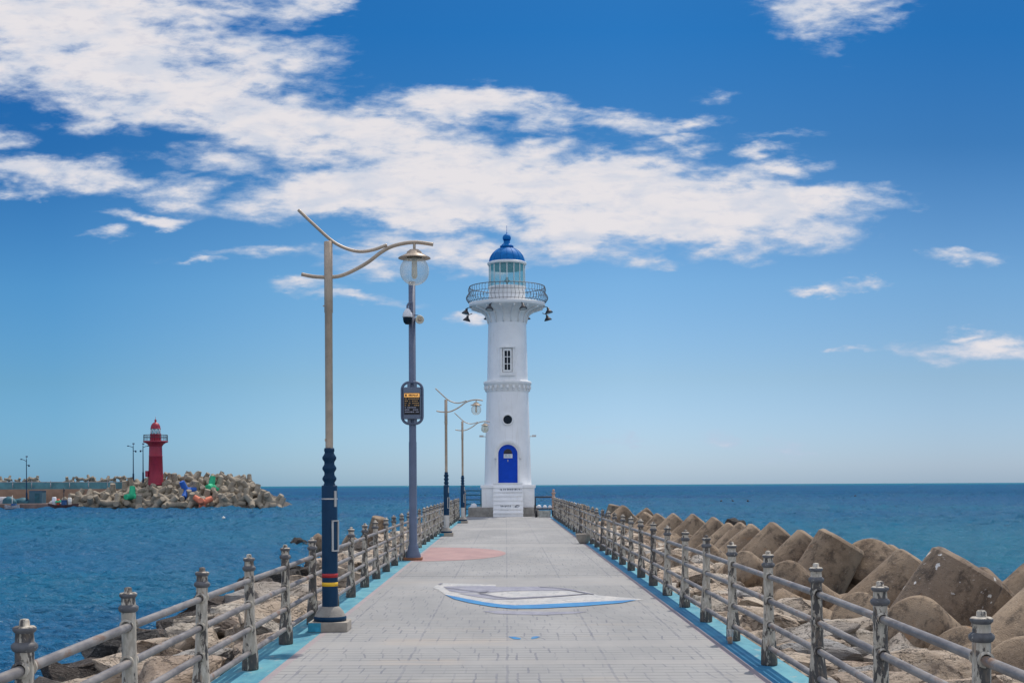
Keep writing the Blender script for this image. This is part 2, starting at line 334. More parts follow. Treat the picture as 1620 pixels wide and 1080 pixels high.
def pavement_mat():
    mt, t, p = base_mat('pavers', .82)
    geo = t.node('ShaderNodeNewGeometry'); sp = t.node('ShaderNodeSeparateXYZ'); t.put(sp.inputs[0], geo.outputs['Position'])
    X, Y = sp.outputs[0], sp.outputs[1]
    pos = geo.outputs['Position']
    RW = .34; BW = .185
    wob = t.m('MULTIPLY', t.m('SUBTRACT', t.noise(pos, 3.5, 3), .5), .035)
    row = t.m('DIVIDE', t.m('ADD', Y, t.m('MULTIPLY', wob, .4)), RW)
    ri = t.m('FLOOR', row)
    wn_ = t.node('ShaderNodeTexWhiteNoise', noise_dimensions='1D'); t.put(wn_.inputs['W'], ri)
    off = t.m('MULTIPLY', t.m('FLOOR', t.m('MULTIPLY', wn_.outputs['Value'], 4.0)), .25)
    wn2 = t.node('ShaderNodeTexWhiteNoise', noise_dimensions='2D'); cc = t.node('ShaderNodeCombineXYZ'); t.put(cc.inputs[0], ri); t.put(cc.inputs[1], t.m('FLOOR', t.m('DIVIDE', X, .41))); t.put(wn2.inputs['Vector'], cc.outputs[0])
    slant = t.m('MULTIPLY', t.m('MULTIPLY', t.m('SUBTRACT', t.m('FRACT', row), .5), t.m('SUBTRACT', wn2.outputs['Value'], .5)), t.m('MULTIPLY', t.m('GREATER_THAN', t.m('FRACT', t.m('MULTIPLY', wn2.outputs['Value'], 7.0)), .72), .16))
    bu = t.m('ADD', t.m('DIVIDE', t.m('ADD', t.m('ADD', X, slant), wob), BW), off)
    bf = t.m('FRACT', bu); bi = t.m('FLOOR', bu)
    rf = t.m('FRACT', t.m('MULTIPLY', row, 2.0))
    dv = t.m('MULTIPLY', t.m('ABSOLUTE', t.m('SUBTRACT', bf, .5)), 2)
    dh = t.m('MULTIPLY', t.m('ABSOLUTE', t.m('SUBTRACT', rf, .5)), 2)
    vj = t.sm(dv, .86, .93); hj = t.sm(dh, .80, .93)
    col2 = t.m('DIVIDE', t.m('ADD', X, t.m('MULTIPLY', wob, 1.3)), .93)
    lj = t.sm(t.m('MULTIPLY', t.m('ABSOLUTE', t.m('SUBTRACT', t.m('FRACT', col2), .5)), 2), .965, .985)
    cb = t.node('ShaderNodeCombineXYZ'); t.put(cb.inputs[0], bi); t.put(cb.inputs[1], ri)
    wb = t.node('ShaderNodeTexWhiteNoise', noise_dimensions='2D'); t.put(wb.inputs['Vector'], cb.outputs[0])
    wr = wb.outputs['Value']
    cover = t.sm(t.noise(pos, 2.0, 5, .65), .40, .62)
    vis = t.m('ADD', .30, t.m('MULTIPLY', .70, t.m('GREATER_THAN', wr, .50)))
    # bands without visible joints (rendered over)
    band = None
    for (c, hw) in ((21.8, 1.0), (13.3, .28), (11.9, .16), (35.0, .8), (48.5, .9)):
        b = t.sm(t.m('ABSOLUTE', t.m('SUBTRACT', Y, c)), hw, hw*.75)
        band = b if band is None else t.m('MAXIMUM', band, b)
    nb = t.m('SUBTRACT', 1.0, t.m('MULTIPLY', band, .9))
    vjm = t.m('MULTIPLY', t.m('MAXIMUM', t.m('MULTIPLY', vj, vis), t.m('MULTIPLY', lj, .9)), t.m('MULTIPLY', t.m('ADD', .35, t.m('MULTIPLY', cover, .65)), nb))
    hjm = t.m('MULTIPLY', t.m('MULTIPLY', hj, t.m('ADD', .35, t.m('MULTIPLY', cover, .45))), nb)
    # colour
    big = t.noise(t.mapping(pos, scale=(1, .35, 1)), .55, 5, .6)
    c = t.mix(t.sm(big, .3, .7), (.235, .236, .232), (.325, .32, .31))
    c = t.mix(t.m('MULTIPLY', wr, .22), c, t.mix(1.0, c, (.80, .83, .88), 'MULTIPLY'))
    fine = t.noise(pos, 30, 5, .7)
    c = t.mix(t.m('MULTIPLY', t.sm(fine, .35, .7), .18), c, (.24, .24, .24))
    st = t.noise(t.mapping(pos, scale=(.5, 1.6, 1)), .9, 6, .6, .4)
    c = t.mix(t.m('MULTIPLY', t.sm(st, .55, .72), .30), c, (.36, .31, .25))
    # worn tan strips near the painted boat
    for (yc, hw, x0, x1) in ((13.5, .42, -1.45, .15), (11.95, .25, -1.4, -.35)):
        f = t.m('MULTIPLY', t.sm(t.m('ABSOLUTE', t.m('SUBTRACT', Y, yc)), hw, hw*.4), t.m('MULTIPLY', t.sm(X, x0, x0+.25), t.sm(X, x1, x1-.2)))
        c = t.mix(t.m('MULTIPLY', f, t.sm(t.noise(t.mapping(pos, scale=(.6, 2.5, 1)), 2.5, 5, .6), .35, .6, .05, .5)), c, (.38, .32, .26))
    c = t.mix(t.m('MULTIPLY', band, .25), c, (.34, .32, .30))
    # expansion joints
    ej = None
    for yc in (10.1, 23.25, 36.3, 49.4, 62.4):
        b = t.sm(t.m('ABSOLUTE', t.m('SUBTRACT', Y, t.m('ADD', yc, t.m('MULTIPLY', wob, .6)))), .05, .02)
        ej = b if ej is None else t.m('MAXIMUM', ej, b)
    ej = t.m('MULTIPLY', ej, t.sm(t.noise(pos, 1.4, 4), .32, .5, .25, .85))
    c = t.mix(t.m('MULTIPLY', hjm, 1.0, clamp=True), c, (.12, .12, .125))
    c = t.mix(t.m('MULTIPLY', vjm, .75), c, (.13, .135, .165))
    c = t.mix(ej, c, (.09, .085, .085))
    gr = t.noise(pos, 55, 2, .5); c = t.mix(t.sm(gr, .79, .82), c, (.10, .09, .08))
    t.put(p.inputs['Base Color'], c)
    h = t.m('SUBTRACT', t.m('MULTIPLY', fine, .25), t.m('ADD', t.m('ADD', vjm, hjm), ej))
    t.put(p.inputs['Normal'], t.bump(h, .5, .006))
    return mt
M['pave'] = pavement_mat()
def ground_paint(name, c1, c2, wear, amt=.60, sc_=3.0):
    mt, t, p = base_mat(name, .75)
    geo = t.node('ShaderNodeNewGeometry'); pos = geo.outputs['Position']
    n = t.noise(t.mapping(pos, scale=(1, .5, 1)), sc_, 7, .65, .4)
    c = t.mix(t.sm(n, .35, .65), c1, c2)
    n2 = t.noise(t.mapping(pos, scale=(1, .6, 1)), sc_*3, 7, .7, .5)
    c = t.mix(t.sm(n2, amt, amt+.12), c, wear)
    f = t.noise(pos, 60, 3, .6); c = t.mix(t.m('MULTIPLY', t.sm(f, .45, .7), .2), c, (.1, .12, .14))
    t.put(p.inputs['Base Color'], c); t.put(p.inputs['Normal'], t.bump(n2, .3, .006))
    return mt
M['strip'] = ground_paint('turquoise_edge_paint', (.035, .21, .30), (.10, .33, .39), (.24, .33, .34), .56)
M['strip_blue_shaded'] = ground_paint('shaded_blue_edge_paint', (.015, .15, .30), (.03, .24, .40), (.10, .30, .38), .60)  # blue paint, deepened to carry the rail shadow in its colour
M['pinkline'] = ground_paint('pink_grey_edge', (.28, .24, .25), (.34, .28, .28), (.28, .27, .28), .55)
M['pinkdisc'] = ground_paint('pink_paint', (.32, .19, .18), (.38, .23, .21), (.30, .26, .25), .58, 2)
M['mural_white'] = ground_paint('white_road_paint', (.37, .375, .38), (.47, .455, .43), (.31, .31, .31), .50, 3)
M['mural_blue'] = ground_paint('blue_road_paint', (.01, .15, .38), (.015, .21, .45), (.14, .25, .33), .58, 3)
M['mural_grey'] = ground_paint('lilac_grey_road_paint', (.20, .20, .25), (.27, .27, .32), (.30, .30, .31), .55, 4)
M['mural_dark'] = ground_paint('dark_road_paint', (.13, .13, .17), (.19, .19, .23), (.30, .30, .31), .55, 4)

def sea_mat():
    mt, t, p = base_mat('sea_water', .12)
    geo = t.node('ShaderNodeNewGeometry'); pos = geo.outputs['Position']
    sp = t.node('ShaderNodeSeparateXYZ'); t.put(sp.inputs[0], pos)
    p.inputs['Roughness'].default_value = .14
    big = t.noise(t.mapping(pos, scale=(.35, 1, 1)), .016, 5, .6, .5)
    c = t.mix(t.sm(big, .35, .65), (.016, .098, .215), (.013, .128, .222))
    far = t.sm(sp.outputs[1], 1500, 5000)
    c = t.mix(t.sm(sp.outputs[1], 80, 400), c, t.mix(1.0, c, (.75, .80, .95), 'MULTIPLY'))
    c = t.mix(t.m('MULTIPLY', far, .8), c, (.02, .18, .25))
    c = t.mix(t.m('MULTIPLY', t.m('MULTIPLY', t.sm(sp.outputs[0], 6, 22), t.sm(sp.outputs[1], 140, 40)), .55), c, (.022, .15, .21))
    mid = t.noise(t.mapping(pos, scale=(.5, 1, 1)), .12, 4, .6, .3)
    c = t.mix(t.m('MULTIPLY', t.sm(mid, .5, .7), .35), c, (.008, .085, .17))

    a = t.noise(t.mapping(pos, rot=(0, 0, .15), scale=(.55, 1, 1)), 2.1, 5, .62, .35)
    b = t.noise(t.mapping(pos, rot=(0, 0, -.2), scale=(.55, 1, 1)), .6, 4, .55, .3)
    s = t.noise(t.mapping(pos, scale=(.5, 1, 1)), .10, 3, .5)
    h = t.m('ADD', t.m('MULTIPLY', a, .40), t.m('ADD', t.m('MULTIPLY', b, .70), t.m('MULTIPLY', s, 1.5)))
    sw = t.noise(t.mapping(pos, scale=(.34, .15, 1)), 1.0, 3, .5, .2); sw2 = t.noise(t.mapping(pos, scale=(.10, .045, 1)), 1.0, 3, .5, .2)
    h = t.m('ADD', h, t.m('ADD', t.m('MULTIPLY', sw, t.sm(sp.outputs[1], 60, 130, 0, 3.2)), t.m('MULTIPLY', sw2, t.sm(sp.outputs[1], 180, 450, 0, 12.0))))
    nrm = t.bump(h, 1.0, 1.1)
    # wave facets never reach the mirror-like grazing reflectance of a flat sheet: cap it
    df = t.node('ShaderNodeBsdfDiffuse'); t.put(df.inputs['Color'], c); t.put(df.inputs['Normal'], nrm)
    gs = t.node('ShaderNodeBsdfGlossy'); gs.inputs['Roughness'].default_value = .12; t.put(gs.inputs['Normal'], nrm); t.put(gs.inputs['Color'], (.9, .95, 1.0))
    fr = t.node('ShaderNodeFresnel'); fr.inputs['IOR'].default_value = 1.33; t.put(fr.inputs['Normal'], nrm)
    cap = t.sm(sp.outputs[1], 30, 500, .26, .12)
    fac = t.m('MINIMUM', t.m('MULTIPLY', fr.outputs[0], t.m('MULTIPLY', cap, 2.0)), .34)
    mx = t.node('ShaderNodeMixShader'); t.put(mx.inputs[0], fac); t.l.new(df.outputs[0], mx.inputs[1]); t.l.new(gs.outputs[0], mx.inputs[2])
    t.l.new(mx.outputs[0], mt.node_tree.nodes['Material Output'].inputs[0])
    return mt
M['sea'] = sea_mat()

# ------------------------------------------------------------------ mesh helpers
def frame(d):
    d = Vector(d).normalized()
    up = Vector((0, 0, 1)) if abs(d.z) < .95 else Vector((1, 0, 0))
    x = up.cross(d).normalized(); y = d.cross(x)
    return x, y, d
def box(bm, c, s, mi=0, rz=0, bev=0):
    m = Matrix.Translation(c) @ Matrix.Rotation(rz, 4, 'Z') @ Matrix.Diagonal((s[0], s[1], s[2], 1))
    r = bmesh.ops.create_cube(bm, size=1, matrix=m)
    fs = {f for v_ in r['verts'] for f in v_.link_faces}
    if bev:
        es = {e for f in fs for e in f.edges}
        rr = bmesh.ops.bevel(bm, geom=list(es), offset=bev, segments=2, affect='EDGES', profile=.7)
        fs = set(rr['faces']) | {f for f in fs if f.is_valid}
    for f in fs: f.material_index = mi
def lathe(bm, prof, seg=24, c=(0,0,0), axis=(0,0,1), mi=0, a0=0.0, a1=2*pi):
    """profile [(r, h)] swept about axis through c; r may be 0"""
    x, y, z = frame(axis) if tuple(axis) != (0,0,1) else (Vector((1,0,0)), Vector((0,1,0)), Vector((0,0,1)))
    c = Vector(c); full = abs(a1-a0-2*pi) < 1e-6
    n = seg if full else seg+1
    rings = []
    for r, h in prof:
        if r < 1e-6: rings.append([bm.verts.new(c+z*h)]*n)
        else: rings.append([bm.verts.new(c+z*h+(x*cos(a0+(a1-a0)*i/seg)+y*sin(a0+(a1-a0)*i/seg))*r) for i in range(n)])
    for a, b in zip(rings, rings[1:]):
        for i in range(seg):
            j = (i+1) % n
            q = []
            for v_ in (a[i], a[j], b[j], b[i]):
                if v_ not in q: q.append(v_)
            if len(q) >= 3:
                try: f = bm.faces.new(q); f.material_index = mi; f.smooth = True
                except ValueError: pass
def tube(bm, pts, r, seg=10, mi=0, caps=True, closed=False):
    pts = [Vector(p) for p in pts]; n = len(pts); rings = []
    ref = None
    for i, p in enumerate(pts):
        if closed: d = pts[(i+1) % n]-pts[i-1]
        else: d = pts[min(i+1, n-1)]-pts[max(i-1, 0)]
        d.normalize()
        if ref is None:
            x, y, _ = frame(d); ref = x
        x = (ref-d*ref.dot(d)).normalized(); y = d.cross(x); ref = x
        rr = r[i] if isinstance(r, (list, tuple)) else r
        rings.append([bm.verts.new(p+(x*cos(2*pi*k/seg)+y*sin(2*pi*k/seg))*rr) for k in range(seg)])
    m = n if closed else n-1
    for i in range(m):
        a, b = rings[i], rings[(i+1) % n]
        for k in range(seg):
            f = bm.faces.new((a[k], a[(k+1) % seg], b[(k+1) % seg], b[k])); f.material_index = mi; f.smooth = True
    if caps and not closed:
        for rg in (rings[0][::-1], rings[-1]):
            f = bm.faces.new(rg); f.material_index = mi
def poly(bm, pts, mi=0):
    vs = [bm.verts.new(p) for p in pts]; f = bm.faces.new(vs); f.material_index = mi; return f
def spline(pts, n=6):
    pts = [Vector(p) for p in pts]; out = []
    for i in range(len(pts)-1):
        p0 = pts[max(i-1, 0)]; p1 = pts[i]; p2 = pts[i+1]; p3 = pts[min(i+2, len(pts)-1)]
        for k in range(n):
            s = k/n
            out.append(.5*((2*p1)+(-p0+p2)*s+(2*p0-5*p1+4*p2-p3)*s*s+(-p0+3*p1-3*p2+p3)*s**3))
    out.append(pts[-1]); return out
def obj(name, bm, mats, parent=None, loc=None):
    me = bpy.data.meshes.new(name)
    bmesh.ops.recalc_face_normals(bm, faces=bm.faces)
    bm.to_mesh(me); bm.free()
    for m_ in (mats if isinstance(mats, (list, tuple)) else [mats]):
        me.materials.append(M[m_] if isinstance(m_, str) else m_)
    o = bpy.data.objects.new(name, me); COL.objects.link(o)
    if parent is not None: o.parent = parent
    if loc is not None: o.location = loc
    return o
def B(): return bmesh.new()
def tag(o, label, cat, group=None, kind=None):
    if label: o['label'] = label
    if cat: o['category'] = cat
    if group: o['group'] = group
    if kind: o['kind'] = kind
    return o
def thing(name, label, cat, loc=(0,0,0), rz=0, group=None):
    o = bpy.data.objects.new(name, None); COL.objects.link(o); o.empty_display_size = .3
    o.location = loc; o.rotation_euler = (0, 0, rz)
    return tag(o, label, cat, group)
def copy_tree(o, parent=None):
    c = o.copy(); COL.objects.link(c); c.parent = parent
    for ch in [k for k in bpy.data.objects if k.parent == o]: copy_tree(ch, c)
    return c
def shade_auto(o, ang=35):
    me = o.data
    for f in me.polygons: f.use_smooth = True
    bm = bmesh.new(); bm.from_mesh(me)
    for e in bm.edges:
        if len(e.link_faces) == 2 and e.calc_face_angle(0) > radians(ang): e.smooth = False
    bm.to_mesh(me); bm.free()
def hz(px): return 771.9-.00494*px
def ground(px, py, z=0.0):
    d = F*(EYE-z)/(py-hz(px)); return Vector(((px-801)/F*d, d, z))
def at(px, py, d):
    return Vector(((px-801)/F*d, d, EYE+(hz(px)-py)/F*d))

# ------------------------------------------------------------------ sea, pier, pavement
bm = B(); zb = SEA-.45; poly(bm, [(-25000, -3000, zb), (25000, -3000, zb), (25000, 45000, zb), (-25000, 45000, zb)])
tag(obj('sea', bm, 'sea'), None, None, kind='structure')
def rippled_sea():
    ds = []; d = 4.0
    while d < 900: ds.append(d); d += max(.11, d*d/4416*.55)
    NA = 520; A0, A1 = radians(-33), radians(33); vs = []; fs = []
    for d in ds:
        fade = 1.0-max(0, min(1, (d-500)/400))
        for i in range(NA+1):
            a = A0+(A1-A0)*i/NA; x = d*tan(a); y = d
            z = .13*noise.noise(Vector((x*1.05+y*.12, y*1.75-x*.1, 1.3)))+.11*noise.noise(Vector((x*.42-y*.1, y*.75, 7.1)))+.11*noise.noise(Vector((x*2.6, y*3.6+x*.5, 4.4)))+(.06*noise.noise(Vector((x*5.2, y*6.5-x*.7, 2.4))) if d < 90 else 0)+.08*noise.noise(Vector((x*.07, y*.13, 9.0)))+(.14*noise.noise(Vector((x*.22, y*.36, 5.0))) if d > 90 else 0)
            vs.append((x, y, SEA+z*fade*(1.0+min(1.3, max(0, (d-50)/110)))))
    W_ = NA+1
    for j in range(len(ds)-1):
        for i in range(NA): b = j*W_+i; fs.append((b, b+1, b+W_+1, b+W_))
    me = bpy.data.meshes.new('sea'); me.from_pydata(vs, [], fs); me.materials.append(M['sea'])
    me.polygons.foreach_set('use_smooth', [True]*len(fs)); me.update()
    o = bpy.data.objects.new('sea', me); COL.objects.link(o); tag(o, None, None, kind='structure')
rippled_sea()

PL, PR = -2.50, 2.56
bm = B(); box(bm, ((PL+PR)/2, 33, -1.6), (PR-PL, 78, 3.2))
tag(obj('pier', bm, 'concrete'), None, None, kind='structure')
def sheet(name, x0, x1, y0, y1, z, m):
    bm = B(); poly(bm, [(x0, y0, z), (x1, y0, z), (x1, y1, z), (x0, y1, z)])
    return tag(obj(name, bm, m), None, None, kind='structure')
XL, XR = -2.02, 2.13
sheet('pavement', XL, XR, -6, 72, .004, 'pave')
sheet('pavement_edge_band', XL-.07, XL, -6, 72, .004, 'pinkline')
sheet('pavement_edge_band', XR, XR+.07, -6, 72, .004, 'pinkline')
sheet('painted_edge_strip', PL, XL-.07, -6, 72, .004, 'strip')
sheet('painted_edge_strip', XR+.07, XR+.235, -6, 72, .004, 'strip_blue_shaded')  # inner band: blue paint with railing shade painted in
sheet('painted_edge_strip', XR+.235, PR, -6, 72, .004, 'strip')

# paintings on the pavement
def gpoly(name, pts, m, z, label, cat='road painting', parent=None, group=None):
    bm = B(); poly(bm, [Vector((q.x, q.y, z)) for q in (ground(a, b) for a, b in pts)])
    bmesh.ops.triangulate(bm, faces=bm.faces)
    o = obj(name, bm, m, parent)
    if parent is None: tag(o, label, cat, group)
    return o
bm = B(); cx, cy = XL, 30.9; pts = [(cx, cy-3.1, .008)]
for i in range(25):
    a = -pi/2+pi*i/24; pts.append((cx+2.0*cos(a)**.9 if cos(a) > 0 else cx, cy+3.1*sin(a), .008))
poly(bm, pts[1:]); tag(obj('painted_half_disc', bm, 'pinkdisc'), 'faded pink half disc painted on the pavement beside the grey-blue pole', 'road painting')
boat = thing('painted_boat', 'white boat hull with bright blue keel stripe painted flat across the pavement', 'road painting', (0, 0, 0))
def mz(*a): return [(680+p/4.629, 910+q_/4.629) for p, q_ in a]
gpoly('hull', mz((20,95),(45,78),(80,62),(200,66),(480,74),(480,92),(800,92),(1000,104),(1150,126),(1230,152),(1400,166),(1570,180),(1500,192),(1100,214),(800,228),(600,230),(440,214),(300,192),(170,168),(105,146),(60,112)), 'mural_white', .008, None, parent=boat)
gpoly('deck_shade', mz((95,88),(480,84),(480,92),(800,90),(1000,102),(1075,116),(830,118),(560,122),(420,134),(230,136),(140,122)), 'mural_grey', .012, None, parent=boat)
gpoly('deck_shade', mz((200,140),(390,148),(480,160),(600,170),(820,160),(1100,150),(900,166),(640,182),(480,184),(330,164)), 'mural_grey', .012, None, parent=boat)
gpoly('deck_line', mz((340,138),(400,144),(480,160),(580,174),(800,164),(1000,152),(1150,140),(1155,145),(1000,158),(800,170),(580,181),(470,166),(390,150)), 'mural_dark', .016, None, parent=boat)
gpoly('cabin_line', mz((370,126),(430,124),(405,136),(360,136)), 'mural_dark', .020, None, parent=boat)
gpoly('cabin_line', mz((800,90),(940,98),(1060,118),(1200,146),(1195,150),(1050,124),(930,103),(800,95)), 'mural_dark', .016, None, parent=boat)
gpoly('rail_line', mz((110,95),(230,110),(370,128),(365,133),(225,116),(112,100)), 'mural_dark', .016, None, parent=boat)
gpoly('rail_line', mz((55,76),(75,66),(95,66),(75,77)), 'mural_dark', .016, None, parent=boat)
gpoly('keel_stripe', mz((108,148),(200,166),(300,186),(400,204),(520,220),(620,226),(760,222),(1100,206),(1300,196),(1520,185),(1400,209),(1100,234),(800,250),(600,252),(450,237),(280,207),(170,180)), 'mural_blue', .012, None, parent=boat)
gpoly('water_shadow', mz((380,268),(480,264),(600,268),(850,272),(1150,271),(1060,285),(840,296),(600,292),(480,286)), 'mural_grey', .008, None, parent=boat)
gpoly('painted_blue_mark', mz((568,454),(620,456),(662,466),(655,475),(610,473)), 'mural_blue', .008, 'small blue painted fleck on the pavement, left one of the pair before the boat', group='blue painted flecks before the boat')
gpoly('painted_blue_mark', mz((735,472),(742,456),(775,452),(804,456),(770,468)), 'mural_blue', .008, 'small blue painted fleck on the pavement, right one of the pair before the boat', group='blue painted flecks before the boat')

# ------------------------------------------------------------------ iron fences
RAILZ = [.163, .370, .588, .807]
def post_meshes():
    bm = B()
    lathe(bm, [(0,0),(.072,0),(.075,.012),(.073,.12),(.066,.2),(.056,.30),(.048,.42),(.044,.60),(.043,.885)], 20)
    body = bm
    bm2 = B()
    lathe(bm2, [(.043,.885),(.052,.89),(.060,.903),(.060,.918),(.050,.928),(.043,.932),(.041,.972),(.046,.976),(.053,.985),(.053,.998),(.044,1.005),(.024,1.008),(.023,1.030),(.017,1.037),(0,1.04)], 20)
    for f in bm2.faces:
        z_ = f.calc_center_median().z
        if .885 < z_ < .931 or .974 < z_ < 1.0: f.material_index = 1
    return body, bm2
bmb, bmc = post_meshes()
for z in RAILZ:      # sleeve collars round each rail
    for s in (-1, 1):
        lathe(bmb, [(.028,0),(.040,0),(.041,.018),(.034,.022),(.028,.022)], 16, (0, s*.041 if s > 0 else -.063, z), (0,1,0))
me_post = obj('post', bmb, 'post'); me_cap = obj('cap', bmc, ['post', 'iron_flange'], me_post)
def fence(name, label, pts, rails_mat='rail', y_start=2.0, tall_last=True):
    f = thing(name, label, 'fence', (pts[0].x, pts[0].y, 0))
    org = Vector((pts[0].x, pts[0].y, 0))
    for i, p in enumerate(pts):
        c = me_post.copy(); COL.objects.link(c); c.parent = f; c.location = Vector((p.x, p.y, .004))-org
        c.rotation_euler = (radians(random.uniform(-.8,.8)), radians(random.uniform(-.9,.9)), 0)
        k = me_cap.copy(); COL.objects.link(k); k.parent = c
    for z in RAILZ:
        bm = B(); path = [Vector((pts[0].x, y_start, z))]+[Vector((p.x, p.y, z+random.uniform(-.004,.004))) for p in pts]
        tube(bm, [q-org for q in path], .0255, 10)
        obj('rail', bm, rails_mat, f)
    return f
random.seed(3)
lp = []
for k in range(-1, 31):
    y = 5.93+1.86*k; x = -2.31
    if k < 0: x = -2.19
    elif k == 0: x = -2.24
    elif k == 1: x = -2.29
    lp.append(Vector((x, y, 0)))
lf = fence('iron_fence', 'peeling grey iron railing with four rails along the left edge of the pier', lp)
rp = []
for k in range(-1, 32):
    y = 6.13+1.84*k; x = 2.385
    if k < 0: x = 2.20
    elif k == 0: x = 2.27
    elif k == 1: x = 2.33
    rp.append(Vector((x, y, 0)))
rf = fence('iron_fence', 'peeling grey iron railing with four rails along the right edge of the pier', rp)
bpy.data.objects.remove(me_cap); bpy.data.objects.remove(me_post)

# tall end posts and the blue railing round the pier head
def end_post(x, y, label):
    t = thing('gate_post', label, 'post', (x, y, .004), group='tall posts at the pier head')
    bm = B(); box(bm, (0,0,.02), (.22,.22,.04)); lathe(bm, [(.085,.04),(.085,.95),(.10,.96),(.10,1.0),(.08,1.02),(.075,1.2)], 16)
    obj('shaft', bm, 'rust', t)
    bm = B(); lathe(bm, [(.075,1.2),(.12,1.21),(.12,1.25),(.05,1.27),(.05,1.31),(.075,1.35),(.06,1.41),(0,1.44)], 16)
    obj('knob', bm, 'rust', t)
end_post(2.40, 65.2, 'tall rust-streaked post where the right railing ends by the handcart')
end_post(-2.20, 66.3, 'tall rust-streaked post where the left railing ends behind the farthest lamp post')
t = thing('steel_railing', 'dark blue pipe railing behind the white lighthouse at the pier head', 'railing', (0, 70.6, 0))
for z in (.35, .60, .86, 1.12, 1.36):
    bm = B(); tube(bm, [(-2.25, 0, z), (1.1, 0, z)], .03, 8); obj('rail', bm, 'rail_blue', t)
for x in (-2.25, -1.4, 0, 1.1):
    bm = B(); tube(bm, [(x, 0, 0), (x, 0, 1.40)], .035, 8); obj('post', bm, 'rail_blue', t)

# ------------------------------------------------------------------ white lighthouse
LY = 68.8
lh = thing('white_lighthouse', 'white round lighthouse with blue dome and blue arched door at the end of the pier', 'lighthouse', (0.09, LY, 0))
kz = F/LY
def lz(py): return EYE+(768.0-py)/kz      # height on the tower axis for a photo row
bm = B(); box(bm, (-.24, 0, .24), (3.7, 3.7, .48), bev=.02); obj('foundation', bm, 'concrete', lh)
PH = 1.66
bm = B(); box(bm, (0, 0, (.48+PH-.16)/2), (2.78, 2.78, PH-.16-.48), bev=.015); box(bm, (0, 0, PH-.08), (2.90, 2.90, .16), bev=.02)
obj('plinth', bm, 'white', lh)
bm = B()
prof = [(1.27, PH), (1.265, PH+.05), (1.235, lz(735)), (1.19, lz(690)), (1.15, lz(650)), (1.125, lz(622))]
lathe(bm, prof, 64)
lathe(bm, [(1.10, lz(605)), (1.09, lz(600)), (1.05, lz(550)), (1.02, lz(514)), (1.01, lz(490))], 64)
obj('tower_wall', bm, 'white', lh)
bm = B()
lathe(bm, [(1.12, lz(623)), (1.16, lz(620)), (1.17, lz(612.5)), (1.25, lz(611)), (1.29, lz(608)), (1.29, lz(605.6)), (1.24, lz(604.6)), (1.08, lz(604))], 64)
for i in range(24):
    a = 2*pi*i/24
    box(bm, (1.2*cos(a), 1.2*sin(a), lz(614.5)), (.13, .12, .17), rz=a)
    lathe(bm, [(0,-.03),(.05,-.03),(.05,.02),(0,.03)], 8, (1.185*cos(a), 1.185*sin(a), lz(619)), (cos(a), sin(a), 0))
obj('stone_band', bm, 'white_trim', lh)
# gallery
DK = lz(481.5)
bm = B()
lathe(bm, [(1.01, lz(515)), (1.05, lz(508)), (1.14, lz(499)), (1.32, lz(494)), (1.62, lz(490.5)), (1.95, lz(488.5)), (2.04, lz(487)), (2.04, DK), (1.0, DK)], 64)
for i in range(16):
    a = 2*pi*(i+.5)/16
    path = [(1.03, lz(513)), (1.10, lz(505)), (1.22, lz(498)), (1.45, lz(493.5)), (1.75, lz(490.8)), (1.95, lz(489.2))]
    tube(bm, [(r*cos(a), r*sin(a), z) for r, z in path], .045, 6)
obj('gallery_deck', bm, 'white_trim', lh)
gr = B()
def gal(tt):   # bellied baluster radius / height, tt 0..1
    return 2.03+.17*sin(pi*min(1, tt/.62))**1.0*(1 if tt < .62 else 0)+(.05*sin((tt-.62)/.38*pi) if tt >= .62 else 0), DK+.02+tt*.86
for tt, rr in ((0.04,.016), (.30,.010), (.62,.012), (1.0,.022)):
    r, z = gal(tt)
    tube(gr, [(r*cos(2*pi*i/64), r*sin(2*pi*i/64), z) for i in range(64)], rr, 6, closed=True)
gallery_rail = obj('gallery_rail', gr, 'gallery_metal', lh)
bb = B()
for i in range(64):
    a = 2*pi*i/64
    tube(bb, [(gal(k/9)[0]*cos(a), gal(k/9)[0]*sin(a), gal(k/9)[1]) for k in range(10)], .0115, 5)
o = obj('balusters', bb, 'gallery_metal', gallery_rail)
# lantern room
LB = lz(455.5)
bm = B(); lathe(bm, [(.99, DK), (.97, LB-.06), (1.02, LB-.05), (1.03, LB), (.9, LB)], 48); obj('lantern_base', bm, 'white', lh)
GT = lz(420.5)
NS = 16
bm = B(); lathe(bm, [(.955, LB), (.955, GT)], NS)
for f in bm.faces: f.smooth = False
glz = obj('lantern_glazing', bm, 'lantern_glass', lh)
bm = B()
for i in range(NS):
    a = 2*pi*i/NS; tube(bm, [(.965*cos(a), .965*sin(a), LB), (.965*cos(a), .965*sin(a), GT)], .022, 6)
obj('glazing_bars', bm, 'white_trim', glz)
bm = B(); lathe(bm, [(.9, GT), (1.03, GT), (1.06, GT+.05), (1.06, GT+.11), (.97, GT+.15), (.9, GT+.15)], 48); obj('cornice', bm, 'white_trim', lh)
bm = B(); D0 = GT+.15; HD = lz(392)-D0
lathe(bm, [(.95, D0)]+[(.95*cos(pi/2*i/14), D0+HD*sin(pi/2*i/14)) for i in range(1, 13)]+[(.30, lz(393.2)), (.36, lz(392.2)), (.37, lz(390.5)), (.31, lz(389.3)), (.25, lz(387.4)), (.18, lz(386.5)), (.165, lz(383)), (.17, lz(381.5))]
      +[(.225*cos(t_)+.0, lz(377.6)+.225*sin(t_)) for t_ in [radians(x) for x in (-40, -20, 0, 20, 40, 60, 78)]]+[(.03, lz(370)), (.012, lz(368)), (.010, lz(358)), (0, lz(357.5))], 48)
